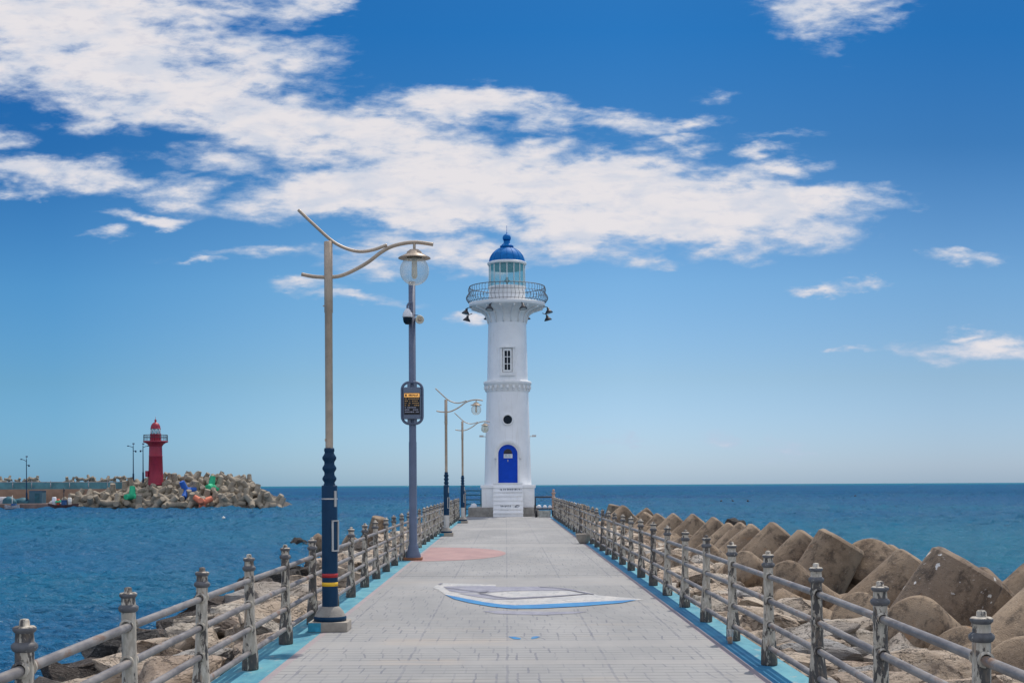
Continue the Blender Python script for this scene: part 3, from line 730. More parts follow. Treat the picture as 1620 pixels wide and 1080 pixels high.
# vertical dome ribs
for i in range(16):
    a = 2*pi*i/16
    tube(bm, [(.955*cos(pi/2*k/12)*cos(a), .955*cos(pi/2*k/12)*sin(a), D0+HD*1.003*sin(pi/2*k/12)) for k in range(11)], .012, 5)
obj('dome', bm, 'blue_dome', lh)
bm = B(); lathe(bm, [(0, GT-.02), (.92, GT-.02), (.92, GT-.24), (.90, GT-.24), (.90, GT-.03)], 32); obj('lantern_ceiling', bm, 'dark_metal', lh)
bm = B(); lathe(bm, [(0, LB+.01), (.9, LB+.01)], 24); lathe(bm, [(.16, LB+.01), (.14, LB+.10), (.05, LB+.14), (.05, LB+.26), (.15, LB+.30), (.16, LB+.36), (.07, LB+.42), (.09, LB+.5), (0, LB+.58)], 16); obj('beacon_lamp', bm, 'dark_metal', lh)
# floodlights
def flood(a, r, z, down=0.0):
    p = Vector((r*cos(a), r*sin(a), z)); bm = B()
    lathe(bm, [(0,.0),(.065,0),(.07,.10),(.12,.15),(.205,.26),(.21,.30),(.18,.30),(0,.285)], 16, p+Vector((0,0,.10)), Vector((cos(a)*.25, sin(a)*.25, -1)))
    tube(bm, [p+Vector((0,0,.12)), Vector(((r-.25)*cos(a), (r-.25)*sin(a), z+.20))], .022, 6)
    o = obj('floodlight', bm, 'dark_metal', lh)
    bm = B(); d = Vector((cos(a)*.25, sin(a)*.25, -1)).normalized(); lathe(bm, [(0,0),(.165,0)], 16, p+Vector((0,0,.10))+d*.302, d); obj('lens', bm, 'silver', o)
for a, r, z in ((-pi/2-.42, 2.2, lz(492)), (-pi/2+.38, 2.2, lz(491)), (pi-.28, 2.22, lz(499)), (pi+.25, 2.22, lz(492.5)), (.25, 2.22, lz(499)), (-.22, 2.22, lz(491.5)), (pi/2-.5, 2.2, lz(492)), (pi/2+.5, 2.2, lz(492))):
    flood(a, r, z-.05)
for s in (-1, 1):
    bm = B(); z = lz(691); x0 = 1.19*s
    tube(bm, [(x0, -.1, z-.02), (x0+.12*s, -.15, z)], .02, 6)
    box(bm, (x0+.22*s, -.2, z+.01), (.22, .16, .10), bev=.01); obj('wall_spotlight', bm, 'silver', lh)
# window
wf = B(); wy = -1.075; wz0, wz1 = lz(590.5), lz(557.5)
wc = (wz0+wz1)/2; wh = wz1-wz0
for x, wd in ((-.185, .07), (.185, .07), (0, .035)): box(wf, (x, wy-.03, wc), (wd, .10, wh+.10))
for k in range(4):
    zz = wz0+.005+(wh-.01)*k/3; box(wf, (0, wy-.026 if k in (1,2) else wy-.034, zz), (.44, .10, .035 if k in (1,2) else .09))
box(wf, (0, wy-.05, wz1+.14), (.86, .20, .07)); box(wf, (0, wy-.03, wz0-.16), (.84, .20, .16))
for x in (-.33, .33): box(wf, (x, wy-.01, wc), (.10, .14, wh+.22))
wo_ = obj('window', wf, 'white_trim', lh)
bm = B(); box(bm, (0, wy+.0, wc), (.34, .03, wh)); obj('pane', bm, 'dark_glass', wo_)
# round window
bm = B(); zr = lz(666.3); ra = 1.165
lathe(bm, [(.235,-.08),(.235,.05),(.275,.06),(.32,.04),(.325,-.08)], 32, (0, -ra, zr), (0,-1,0)); rw = obj('round_window', bm, 'white_trim', lh)
bm = B(); lathe(bm, [(0,.01),(.235,.01)], 32, (0, -ra, zr), (0,-1,0)); obj('pane', bm, 'dark_glass', rw)
# door with arch
def arch(bm, w_, z0, zs, y0, y1, mi=0, seg=20, cut=None):
    out = [(-w_, z0), (w_, z0), (w_, zs)]+[(w_*cos(pi*i/seg), zs+w_*sin(pi*i/seg)) for i in range(1, seg)]+[(-w_, zs)]
    fr_ = [bm.verts.new((x, y0, z)) for x, z in out]; bk = [bm.verts.new((x, y1, z)) for x, z in out]
    bm.faces.new(fr_); bm.faces.new(bk[::-1])
    for i in range(len(out)):
        j = (i+1) % len(out); bm.faces.new((fr_[i], fr_[j], bk[j], bk[i]))
DZ0 = PH+.12; DS = DZ0+1.50; DW = .51; dyf = -1.30
def arch_band(bm, w0, w1, z0, zs, y0, y1, seg=24):
    a = [(w0, z0), (w0, zs)]+[(w0*cos(pi*i/seg), zs+w0*sin(pi*i/seg)) for i in range(1, seg)]+[(-w0, zs), (-w0, z0)]
    b = [(w1, z0), (w1, zs)]+[(w1*cos(pi*i/seg), zs+w1*sin(pi*i/seg)) for i in range(1, seg)]+[(-w1, zs), (-w1, z0)]
    fa = [bm.verts.new((x, y0, z)) for x, z in a]; fb = [bm.verts.new((x, y0, z)) for x, z in b]
    ba = [bm.verts.new((x, y1, z)) for x, z in a]; bb_ = [bm.verts.new((x, y1, z)) for x, z in b]
    for i in range(len(a)-1):
        bm.faces.new((fa[i], fa[i+1], fb[i+1], fb[i])); bm.faces.new((fb[i], fb[i+1], bb_[i+1], bb_[i])); bm.faces.new((fa[i], ba[i], ba[i+1], fa[i+1]))
bm = B(); arch_band(bm, DW, DW+.10, PH, DS, dyf-.06, -.9); arch_band(bm, DW+.10, DW+.21, DS-.22, DS, dyf-.13, -.9)
obj('door_surround', bm, 'white_trim', lh)
bm = B(); arch(bm, DW, DZ0, DS, dyf, dyf+.06); dr = obj('door', bm, 'blue_door', lh)
bm = B(); n_ = 12
arch(bm, .22, DS+.02, DS+.06, dyf-.012, dyf-.002)
for k in range(4): box(bm, (0, dyf-.016, DS+.05+k*.055), (.42-.05*k, .012, .012))
obj('grille', bm, 'dark_metal', dr)
bm = B(); box(bm, (.01, dyf-.012, DS-.10), (.46, .02, .21)); obj('door_sign', bm, 'pale_plastic', dr)
bm = B()
for k, (x, wd) in enumerate(((-.10,.14),(.06,.10),(.16,.05))): box(bm, (x, dyf-.025, DS-.07), (wd, .004, .028))
for k, (x, wd) in enumerate(((-.08,.20),(.10,.10))): box(bm, (x, dyf-.025, DS-.13), (wd, .004, .018))
obj('sign_lettering', bm, 'turq', dr)
bm = B(); lathe(bm, [(0,.0),(.03,0),(.03,.04),(0,.045)], 12, (0, dyf, DS-.32), (0,-1,0)); box(bm, (0, dyf-.02, DS-.36), (.03,.02,.08)); obj('handle', bm, 'silver', dr)
# stairs
st = B(); SW = 1.56; nst = 8; sy0 = -2.52; rise = (PH+.10)/nst; run = .165
for k in range(nst):
    ya = sy0+run*k; yb = -1.20
    box(st, (0, (ya+yb)/2, rise*(k+.5)), (SW-.002*k, yb-ya, rise-.0))
    box(st, (0, ya-.008, rise*(k+1)-.018), (SW+.02, .07, .045))
stairs = obj('steps', st, 'white', lh)
rnd = random.Random(11)
def lettering(x0, x1, z, y, h, seed, mat, dens=.05):
    bm = B(); r = random.Random(seed); x = x0
    while x < x1:
        wd = dens*r.uniform(.7, 1.1)
        if r.random() > .10:
            for k in range(3):
                if r.random() < .6: box(bm, (x+r.uniform(0, wd*.6), y, z+r.uniform(-.3, .3)*h), (wd*.6, .006, h*.18))
                if r.random() < .75: box(bm, (x+r.uniform(0, wd*.7), y-.0015*(k+1), z+r.uniform(-.12,.12)*h), (wd*.2, .006, h*r.uniform(.6, 1)))
        x += wd*1.25
    return obj('step_lettering', bm, mat, stairs)
def riser(k): return sy0+run*k-.004, rise*(k+.45)
y_, z_ = riser(6); lettering(-.42, .70, z_, y_, .10, 1, 'navy', .075)
y_, z_ = riser(5); lettering(-.50, .70, z_+.05, y_, .035, 2, 'silver', .05)
y_, z_ = riser(3); y_, z_ = riser(2); lettering(-.42, .15, z_+.02, y_, .10, 5, 'navy', .075)
bm = B(); tube(bm, [(.34, y_-.004, z_-.02), (.44, y_-.004, z_+.05), (.56, y_-.004, z_+.08)], .018, 5); tube(bm, [(.36, y_-.004, z_-.04), (.54, y_-.004, z_-.01), (.60, y_-.004, z_+.05)], .012, 5); obj('step_emblem', bm, 'navy', stairs)
y_, z_ = riser(1); lettering(-.42, .66, z_+.03, y_, .035, 7, 'silver', .05)

# small round stone lamp on the left of the plinth
bm = B(); lathe(bm, [(.18,0),(.17,.10),(.12,.19),(0,.22)], 16); tag(obj('domed_light', bm, 'pale_plastic', loc=(-1.72, 67.3, .484)), 'small pale domed ground light on the lighthouse foundation', 'ground light')

# handcart
hc = thing('handcart', 'two-wheeled handcart with dark frame parked right of the lighthouse steps', 'cart', (1.95, 65.6, .004))
bm = B(); box(bm, (0, 0, .43), (1.0, .7, .07)); obj('bed', bm, 'dark_metal', hc)
bm = B(); box(bm, (0,-.36,.20), (.60,.03,.30)); box(bm, (0,-.37,.035), (.64,.05,.03)); obj('front_panel', bm, 'load', hc)
bm = B(); tube(bm, [(-.47,.1,.4),(-.47,.1,1.03),(.47,.1,1.03),(.47,.1,.4)], .045, 8); tube(bm, [(-.52,-.28,.2),(-.52,-.28,.62)], .02, 6); tube(bm, [(.52,-.28,.2),(.52,-.28,.55)], .02, 6); obj('handle_frame', bm, 'dark_metal', hc)
for s in (-1, 1):
    bm = B(); lathe(bm, [(.05,-.06),(.19,-.06),(.21,-.04),(.21,.04),(.19,.06),(.05,.06)], 20, (s*.43, -.32, .21), (1,0,0)); wh_ = obj('wheel', bm, 'black', hc)
    bm = B(); lathe(bm, [(0,-.055),(.08,-.055),(.08,.055),(0,.055)], 12, (s*.43, -.32, .21), (1,0,0)); obj('hub', bm, 'silver', wh_)
bm = B()
for (x, y, z, r) in ((-.28,0,.52,.12),(.02,.05,.50,.11),(.28,-.05,.49,.10)):
    lathe(bm, [(r,-.06),(r*1.05,0),(r*.8,.07),(r*.3,.10),(0,.11)], 12, (x,y,z))
tag(obj('sack', bm, 'pale_plastic', loc=(1.95, 65.6, .01)), 'lumpy white sack lying on the handcart', 'sack')

# bowl planter by the right railing
bm = B(); lathe(bm, [(0,.0),(.11,0),(.13,.02),(.19,.12),(.225,.24),(.235,.27),(.20,.275),(.19,.25),(0,.24)], 28)
pl_ = obj('stone_bowl', bm, 'foot_concrete', loc=(2.16, 35.9, .006)); tag(pl_, 'small round stained concrete bowl beside the right railing', 'planter')
bm = B(); lathe(bm, [(0,.255),(.10,.262),(.19,.256)], 20); obj('soil', bm, 'brown_base', pl_)
# cup
cup = thing('drink_cup', 'clear plastic cup half full of amber drink by a railing post on the right', 'cup', (2.30, 13.2, .006))
bm = B(); lathe(bm, [(0,0),(.026,0),(.036,.13),(.038,.135)], 20); obj('cup_wall', bm, 'cup', cup)
bm = B(); lathe(bm, [(0,.004),(.025,.004),(.031,.07),(0,.071)], 20); obj('drink', bm, 'amber', cup)
bm = B(); lathe(bm, [(.038,.134),(.040,.137),(.036,.145),(0,.147)], 20); obj('lid', bm, 'cup', cup)

# ------------------------------------------------------------------ lamp posts
def lamp_post(loc, label, pale_foot=False, clouded=False, s=1.0, turq=True):
    t = thing('lamp_post', label, 'street lamp', loc, group='curved-arm lamp posts along the left railing')
    bm = B(); box(bm, (0,0,.055), (.44,.40,.11), bev=.012)
    blk = obj('foot_block', bm, 'foot_concrete', t)
    if turq:
        bm = B(); box(bm, (-.147,-.2025,.055), (.14,.004,.10)); box(bm, (-.2225,0,.055), (.004,.38,.10)); obj('paint_patch', bm, 'turq', blk)
    bm = B(); lathe(bm, [(0,.11),(.185,.11),(.187,.155),(.178,.165)], 32, mi=0); lathe(bm, [(.178,.165),(.150,.22),(.115,.262),(.094,.275)], 32, mi=1)
    obj('skirt', bm, ['navy', 'concrete'], t)
    z1 = .275; ztop = 1.64
    bm = B()
    if pale_foot: lathe(bm, [(.090,z1),(.090,.68)], 28, mi=1); lathe(bm, [(.091,.68),(.091,ztop),(.085,ztop+.01),(.06,ztop+.012)], 28, mi=0)
    else: lathe(bm, [(.090,z1),(.090,ztop),(.085,ztop+.012),(.06,ztop+.014)], 28)
    sh = obj('lower_shaft', bm, ['navy', 'silver'], t)
    if not pale_foot:
        for z, h, m_, nm in ((.628,.045,'red_band','red_band'), (.528,.045,'yellow_band','yellow_band')):
            bm = B(); lathe(bm, [(.0905,z-h/2),(.0925,z-h/2),(.0925,z+h/2),(.0905,z+h/2)], 28); obj(nm, bm, m_, sh)
        bm = B(); lathe(bm, [(.0905,1.492),(.0925,1.492),(.0925,1.506),(.0905,1.506)], 28); obj('pale_band', bm, 'silver', sh)
    bm = B(); a = radians(-38); d = Vector((cos(a), sin(a), 0)); q = Vector((-d.y, d.x, 0))
    def plate(zc, hh, wd, fr):
        for sx in (-1, 1):
            box(bm, d*.092+q*sx*wd/2+Vector((0,0,zc)), (.018,fr,hh), rz=a)
        for sz in (-1, 1): box(bm, d*.092+Vector((0,0,zc+sz*hh/2)), (.019,wd+fr,fr), rz=a)
    plate(1.08, .34, .085, .014)
    box(bm, d*.090+Vector((0,0,1.5)), (.02,.03,.18), rz=a)
    obj('access_door', bm, 'silver', sh)
    bm = B(); pr = [(.062,ztop)]; z = ztop+.014
    pr = [(.070,z)]
    for k in range(3): pr += [(.058,z+.03),(.080,z+.065),(.080,z+.085),(.058,z+.12)]; z += .118
    pr += [(.052,z+.02),(.060,z+.04),(.056,z+.07),(.047,z+.072)]
    lathe(bm, pr, 28); obj('turned_collar', bm, 'navy', t); zc = z+.07
    bm = B(); lathe(bm, [(.044,zc),(.044,3.62),(.049,3.625),(.049,4.43),(.04,4.435),(0,4.435)], 24)
    box(bm, (.012,-.049,3.72), (.012,.012,.03)); box(bm, (-.055,0,3.70), (.02,.012,.012)); box(bm, (-.04,-.03,1.62+.55), (.012,.012,.03))
    obj('upper_pole', bm, 'tan_steel', t)
    K = 138.5; ox, oz = 520, 768.9
    def pt(px, py): return Vector(((px-ox)/K, 0, EYE+(oz-py)/K))
    up = spline([pt(*p) for p in ((473,333),(498,357),(527,383),(550,395),(571,399.3),(592,396.5),(613,389))])
    lo = spline([pt(*p) for p in ((477.5,434.7),(497,438.5),(520,439.5),(540,437.3),(562,428),(583,416),(602,401.7),(620,391.7),(643,386.2),(662,385.3),(686,388.7))])
    bm = B(); tube(bm, [p+Vector((0,.0,0)) for p in up], .0185, 10); obj('upper_arm', bm, 'tan_steel', t)
    bm = B(); tube(bm, lo, .021, 10); obj('lower_arm', bm, 'tan_steel', t)
    g = pt(657.5, 430); gx, gz = g.x-.01, g.z
    bm = B(); tube(bm, [(gx,0,gz+.335),(gx,0,gz+.20)], .016, 8)
    lathe(bm, [(.012,gz+.245),(.05,gz+.24),(.085,gz+.215),(.09,gz+.195),(.18,gz+.150),(.186,gz+.140),(.17,gz+.138),(.09,gz+.15)], 36, (gx,0,0)); sh_ = obj('lamp_shade', bm, 'tan_steel', t)
    bm = B(); lathe(bm, [(.168*cos(radians(an)), gz+.168*sin(radians(an))) for an in list(range(60, -90, -8))+[-89.9]], 40, (gx,0,0)); gl = obj('globe', bm, 'globe_dull' if clouded else 'globe', t)
    bm = B(); lathe(bm, [(.02,gz+.15),(.03,gz+.145),(.034,gz-.06),(.02,gz-.09),(0,gz-.095)], 16, (gx,0,0)); obj('bulb_tube', bm, 'cream', gl)
    return t
l1 = lamp_post((-2.02, 14.62, .004), 'nearest tan curved-arm lamp post with navy foot ringed by red and yellow bands')
l2 = lamp_post((-1.95, 41.6, .004), 'second curved-arm lamp post, whitish below its navy shaft, halfway down the pier', True)
l3 = lamp_post((-1.90, 55.7, .004), 'farthest curved-arm lamp post, its clouded globe in front of the white lighthouse', True, True)

# grey-blue pole with display and cameras
pp = thing('display_pole', 'tall grey-blue pole on a brown foot carrying an electronic notice panel', 'pole', (-2.065, 28.3, .004))
K2 = F/28.3
bm = B(); box(bm, (0,0,.03), (.40,.40,.06), bev=.01); obj('foot_plate', bm, 'brown_base', pp)
bm = B(); lathe(bm, [(.17,.06),(.165,.12),(.13,.20),(.115,.30),(.098,.34),(.088,.36),(.086,2.6),(.080,2.62),(.076,6.15),(.0,6.16)], 28); obj('pole_shaft', bm, 'grey_blue', pp)
zc = EYE+(768.7-639)/K2
bm = B(); rx, rz_, rc = .225, .455, .16; path = []
for (cx_, cz_, a0) in ((rx-rc, rz_-rc, 0), (-rx+rc, rz_-rc, 90), (-rx+rc, -rz_+rc, 180), (rx-rc, -rz_+rc, 270)):
    for k in range(7):
        a = radians(a0+15*k); path.append((cx_+rc*cos(a), -.09, zc+cz_+rc*sin(a)))
tube(bm, path, .030, 12, closed=True); case = obj('panel_frame', bm, 'grey_blue', pp)
bm = B(); box(bm, (0,-.11,zc-.005), (.385,.13,.70), bev=.02); 
for sx in (-1,1):
    for sz in (-1,1): box(bm, (sx*.07,-.09,zc+sz*.38), (.07,.05,.12))
box(bm, (.185,-.178,zc-.005), (.012,.006,.68)); cab = obj('panel_case', bm, 'grey_panel', pp)
bm = B(); box(bm, (0,-.179,zc-.02), (.345,.012,.47)); scr = obj('screen', bm, 'black', pp)
M['led_orange'] = plain('led_orange', (.85, .42, .10), .5, emit=.45)
M['led_row'] = plain('led_row', (.50, .30, .12), .5, emit=.10)
M['led_row2'] = plain('led_row_pale', (.35, .36, .45), .5, emit=.10)
bm = B(); box(bm, (0,-.187,zc+.165), (.335,.006,.085)); obj('screen_header', bm, 'led_orange', scr)
r = random.Random(5)
bm = B(); box(bm, (-.13,-.191,zc+.165), (.035,.004,.05))
x = -.07
while x < .14:
    wd = r.uniform(.014,.03); box(bm, (x+wd/2,-.191,zc+.165+r.uniform(-.006,.006)), (wd,.004,r.uniform(.022,.04))); x += wd+.008
obj('header_lettering', bm, 'hull', scr)
for nm, rows, mt_ in (('screen_lettering', (0,1,2,3), 'led_row'), ('screen_lettering', (4,5,6), 'led_row2')):
    bm = B()
    for k in rows:
        z = zc+.088-k*.048; x = -.155
        while x < .135:
            wd = r.uniform(.012,.04)
            if r.random() > .15: box(bm, (x+wd/2,-.187,z), (wd,.005,.016))
            x += wd+.008
    obj(nm, bm, mt_, scr)
# cameras
cz_ = EYE+(768.7-505)/K2
dc = thing('security_camera', 'white dome security camera on an arm at the left of the grey-blue pole', 'camera', (-2.065, 28.3, cz_))
bm = B(); tube(bm, spline([(0,-.07,.33),(-.05,-.13,.33),(-.09,-.15,.27),(-.09,-.15,.20)], 4), .022, 8); box(bm, (0,-.08,.25), (.05,.03,.22)); obj('bracket', bm, 'grey_blue', dc)
bm = B(); lathe(bm, [(0,.23),(.03,.225),(.06,.19),(.10,.12),(.115,.05),(.112,.03),(0,.03)], 24, (-.09,-.15,-.02)); obj('housing', bm, 'pale_plastic', dc)
bm = B(); lathe(bm, [(.10,.03),(.10,-.02),(.085,-.08),(.05,-.12),(0,-.13)], 24, (-.09,-.15,-.02)); obj('dome', bm, 'dark_glass', dc)
sp_ = thing('loudspeaker', 'round cream loudspeaker at the right of the grey-blue pole', 'loudspeaker', (-2.065, 28.3, cz_))
bm = B(); lathe(bm, [(0,-.05),(.07,-.05),(.085,-.0),(.095,.12),(.085,.14),(.06,.11),(0,.10)], 24, (.165,-.08,-.04), (.15,-1,-.05)); obj('horn', bm, 'cream', sp_)
bm = B(); lathe(bm, [(0,.13),(.035,.125),(.045,.10)], 16, (.165,-.08,-.04), (.15,-1,-.05)); obj('cone', bm, 'tan_steel', sp_)
bm = B(); tube(bm, [(.05,-.06,.07),(.18,-.08,.06),(.19,-.08,.03)], .012, 6); box(bm, (.08,-.05,-.03), (.06,.05,.05)); obj('bracket', bm, 'grey_blue', sp_)

# ------------------------------------------------------------------ rocks
def rock_mesh(seed, dims):
    r = random.Random(seed); bm = B()
    for _ in range(15):
        v_ = Vector((r.uniform(-1,1), r.uniform(-1,1), r.uniform(-1,1)))
        m_ = max(abs(v_.x), abs(v_.y), abs(v_.z)); k = .35+.65*1
        v_ = v_/m_*k; v_ = v_.lerp(v_.normalized()*1.05, .35)
        bm.verts.new((v_.x*dims[0], v_.y*dims[1], v_.z*dims[2]))
    h = bmesh.ops.convex_hull(bm, input=bm.verts)
    dead = [g for g in h['geom_interior'] if isinstance(g, bmesh.types.BMVert)]
    if dead: bmesh.ops.delete(bm, geom=dead, context='VERTS')
    bmesh.ops.dissolve_limit(bm, angle_limit=radians(12), verts=bm.verts, edges=bm.edges)
    bmesh.ops.bevel(bm, geom=list(bm.edges), offset=.02, segments=1, affect='EDGES', clamp_overlap=True)
    lim = max(dims)*1.35
    for v_ in bm.verts:
        if v_.co.length > lim: v_.co *= lim/v_.co.length
    bmesh.ops.remove_doubles(bm, verts=bm.verts, dist=.012)
    cos_ = [v_.co.copy() for v_ in bm.verts]; bm.free(); bm = B()
    for c_ in cos_: bm.verts.new(c_)
    hull = bmesh.ops.convex_hull(bm, input=bm.verts)
    dead = [g for g in bm.verts if not g.link_faces]
    if dead: bmesh.ops.delete(bm, geom=dead, context='VERTS')
    bmesh.ops.triangulate(bm, faces=bm.faces)
    for _ in range(3):
        es = [e for e in bm.edges if e.calc_length() > .14]
        if not es: break
        bmesh.ops.subdivide_edges(bm, edges=es, cuts=1); bmesh.ops.triangulate(bm, faces=[f for f in bm.faces if len(f.verts) > 3])
    bm.normal_update()
    mv = [(v_, v_.normal.copy()) for v_ in bm.verts]
    off = Vector((seed*3.1, seed*7.7, 0))
    for v_, n_ in mv:
        a = noise.fractal(v_.co*1.8+off, .8, 2.1, 5); b = noise.fractal(Vector((v_.co.x*2, v_.co.y*2, v_.co.z*7))+off, .7, 2.0, 4)
        v_.co += n_*(a*.035+b*.035+.05*(math.floor(3*noise.noise(v_.co*2.3+off))/3))
    for f in bm.faces: f.smooth = True
    return bm
PROTO = []
dimset = [(.62,.50,.34), (.75,.48,.30), (.52,.55,.40), (.85,.6,.36), (.5,.4,.3), (.68,.62,.28), (.58,.45,.42), (.8,.5,.42), (.45,.5,.26), (.7,.7,.38)]
for i, dm in enumerate(dimset):
    o = obj('granite_boulder', rock_mesh(i+2, dm), 'rock'); PROTO.append(o.data); shade_auto(o, 28); bpy.data.objects.remove(o)
WPROTO = []
for me in PROTO[:6]:
    m2 = me.copy(); m2.materials.clear(); m2.materials.append(M['wet_rock']); WPROTO.append(m2)
def put_rock(me, loc, s, rot, label, group, name='granite_boulder'):
    o = bpy.data.objects.new(name, me); COL.objects.link(o); o.location = loc; o.scale = s; o.rotation_euler = rot
    return tag(o, label, 'rock', group)

def slope_z(x):      # height of the rubble bank on each side
    if x < 0:
        a = -x
        if a < 5.4: return -.62-.10*(a-2.5)
        return -.91-(a-5.4)*.75
    a = x
    if a < 5.4: return -.55-.08*(a-2.5)
    return -.78-(a-5.4)*.45
def bank(name, x0, x1, y0, y1, nx, ny):
    bm = B(); g = []
    for j in range(ny+1):
        row = []
        for i in range(nx+1):
            x = x0+(x1-x0)*i/nx; y = y0+(y1-y0)*j/ny
            row.append(bm.verts.new((x, y, slope_z(x)-.12+.16*noise.noise(Vector((x*1.7, y*1.7, 0))))))
        g.append(row)
    for j in range(ny):
        for i in range(nx): bm.faces.new((g[j][i], g[j][i+1], g[j+1][i+1], g[j+1][i])).smooth = True
    return tag(obj(name, bm, 'rubble'), None, None, kind='structure')
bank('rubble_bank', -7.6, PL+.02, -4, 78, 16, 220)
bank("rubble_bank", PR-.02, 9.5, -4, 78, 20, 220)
r = random.Random(21)
GL = 'granite boulders banked below the left railing'; GR = 'granite boulders banked below the right railing'; GW = 'wet boulders at the waterline left of the pier'
def fill_rocks(side, x0, x1, y0, y1, group, label):
    y = y0; n = 0
    while y < y1:
        st_ = .94 if y < 26 else 1.32
        x = x0+r.uniform(0, .4)
        while x < x1:
            xx = side*(x+r.uniform(-.15,.15)); yy_ = y+r.uniform(-.3,.3)
            k = r.uniform(.75, 1.15)*(1.0 if y < 30 else 1.3)
            me = r.choice(PROTO)
            z = slope_z(xx)+r.uniform(-.05, .14)
            if x < x0+.6: z -= .08
            put_rock(me, (xx, yy_, z), (k, k*.95, k*r.uniform(.7, .95)), (r.uniform(-.25,.25), r.uniform(-.25,.25), r.uniform(0, 6.3)), label, group); n += 1
            x += st_*r.uniform(.85, 1.1)
        y += st_*.95
    return n
nL = fill_rocks(-1, 2.95, 5.5, 8, 67, GL, 'pale pinkish-tan granite boulder banked below the left railing')
nR = fill_rocks(1, 3.0, 5.9, 7.5, 67, GR, 'pale pinkish-tan granite boulder banked below the right railing')
y = 11.0; nW = 0
while y < 64:
    for x in (5.95, 6.6):
        k = r.uniform(.7, 1.15); z = -.98 if x < 6.2 else -1.5
        put_rock(r.choice(WPROTO), (-(x+r.uniform(-.25,.25)), y+r.uniform(-.4,.4), z+r.uniform(-.12,.12)), (k,k,k*.8), (r.uniform(-.3,.3), r.uniform(-.3,.3), r.uniform(0,6.3)), 'dark wet boulder at the waterline left of the pier', GW); nW += 1
    y += 1.5
print('ROCKS', nL, nR, nW)
# lone rocks in the water
put_rock(WPROTO[5], (-12.6, 77.5, SEA+.08), (.75,.6,1.1), (.1,.2,.7), 'larger dark rock standing alone in the water left of the pier', None, 'sea_rock')
put_rock(WPROTO[4], (-12.0, 76.2, SEA-.06), (.5,.5,.5), (.2,.1,1.9), 'low dark rock barely above water beside the larger lone rock', None, 'sea_rock')

# ------------------------------------------------------------------ tetrapods
LEG = 2.08; RT = .46
LD = [Vector((0,0,1)), Vector((.9428,0,-1/3)), Vector((-.4714,.8165,-1/3)), Vector((-.4714,-.8165,-1/3))]
def tetra_mesh(seg, rings, disp, seed=0, LEG=LEG, RT=RT):
    bm = B()
    for d in LD:
        pr = [(.58, .0)]
        for k in range(1, rings+1):
            s_ = k/rings; pr.append((.555-.095*s_+.06*(1-s_)**4, .25+(LEG-.06-.25)*s_))
        pr += [(RT-.045, LEG-.012), (RT-.075, LEG), (.18, LEG+.002), (0, LEG+.003)]
        lathe(bm, pr, seg, (0,0,0), d)
    lathe(bm, [(0,.62)]+[(.62*sin(radians(a)), .62*cos(radians(a))) for a in range(20,180,20)]+[(0,-.62)], seg)
    if disp:
        bm.normal_update()
        for v_ in bm.verts:
            v_.co += v_.normal*disp*noise.fractal(v_.co*1.4+Vector((seed,0,0)), .9, 2, 3)
    return bm
TM = []
for i in range(3):
    o = obj('tetrapod', tetra_mesh(40, 10, .022, i*5), 'tetra'); shade_auto(o, 34); TM.append(o.data); bpy.data.objects.remove(o)
def tmesh(base, m_): 
    k = base.copy(); k.materials.clear(); k.materials.append(M[m_]); return k
TS = tmesh(TM[0], 'tetra_speck'); TD = tmesh(TM[1], 'tetra_dark')
def tetra_rot(yaw, el, roll):
    A = Vector((cos(el)*cos(yaw), cos(el)*sin(yaw), sin(el)))
    Wv = Vector((sin(el)*cos(yaw), sin(el)*sin(yaw), -cos(el)))
    Yv = A.cross(Wv)
    x = Wv*cos(roll)+Yv*sin(roll); y = A.cross(x)
    return Matrix((x, y, A)).transposed(), A, -Wv
GT_ = 'brown tetrapods stacked along the right side of the pier'
LT = 'weathered brown concrete tetrapod with legs leaning over the right bank'
def put_tetra(c, R_, me, label=LT, group=GT_, s=1.0, name='tetrapod'):
    o = bpy.data.objects.new(name, me); COL.objects.link(o)
    o.matrix_world = Matrix.Translation(c) @ R_.to_4x4() @ Matrix.Scale(s, 4)
    return tag(o, label, 'tetrapod', group)
def tip_tetra(px, py, X, yaw=0, el=45, roll=0, me=None, label=LT, group=GT_, s=1.22):
    d = X*F/(px-801); p = at(px, py, d)
    R_, A, U = tetra_rot(radians(yaw), radians(el), radians(roll))
    c = p-A*LEG*s-U*(RT-.05)*s
    return put_tetra(c, R_, me or random.choice(TM), label, group, s)
random.seed(8)
tip_tetra(1668, 905, 6.65, 10, 42, 10)
tip_tetra(1560, 897, 8.3, -10, 42, 60, label='orange-stained brown tetrapod whose blunt leg leans seaward beside the speckled one', group=None)
tip_tetra(1486, 864, 6.35, -6, 58, 0, TS, label='large brown tetrapod spattered with white droppings, standing highest on the right bank', group=None)
tip_tetra(1428, 867, 7.25, 0, 46, 0)
tip_tetra(1375, 853, 8.15, -115, 38, 0, label='brown tetrapod turning one round leg end towards the pier', group=None)
tip_tetra(1412, 862, 8.75, 0, 40, 0)
tip_tetra(1302, 836, 7.05, -8, 60, 0)
tip_tetra(1268, 838, 7.10, 0, 47, 0)
tip_tetra(1224, 826, 7.05, 0, 46, 0)
tip_tetra(1190, 829, 7.15, 2, 42, 0)
tip_tetra(1172, 826, 7.05, -2, 46, 0)
tip_tetra(1154, 827, 7.05, 0, 42, 0)
put_rock(WPROTO[1], (8.95, 50, -.12), (.62,.7,1.5), (.1,.1,.4), 'nearly black boulder showing beyond the brown row of tetrapods', None, 'dark_boulder')
tip_tetra(1130, 818, 7.05, 0, 47, 0)
tip_tetra(1097, 812, 7.05, 0, 47, 0)
tip_tetra(1066, 812, 6.95, 0, 45, 0)
tip_tetra(1040, 812, 6.95, 5, 50, 0)
tip_tetra(1020, 809, 6.95, -10, 55, 0)
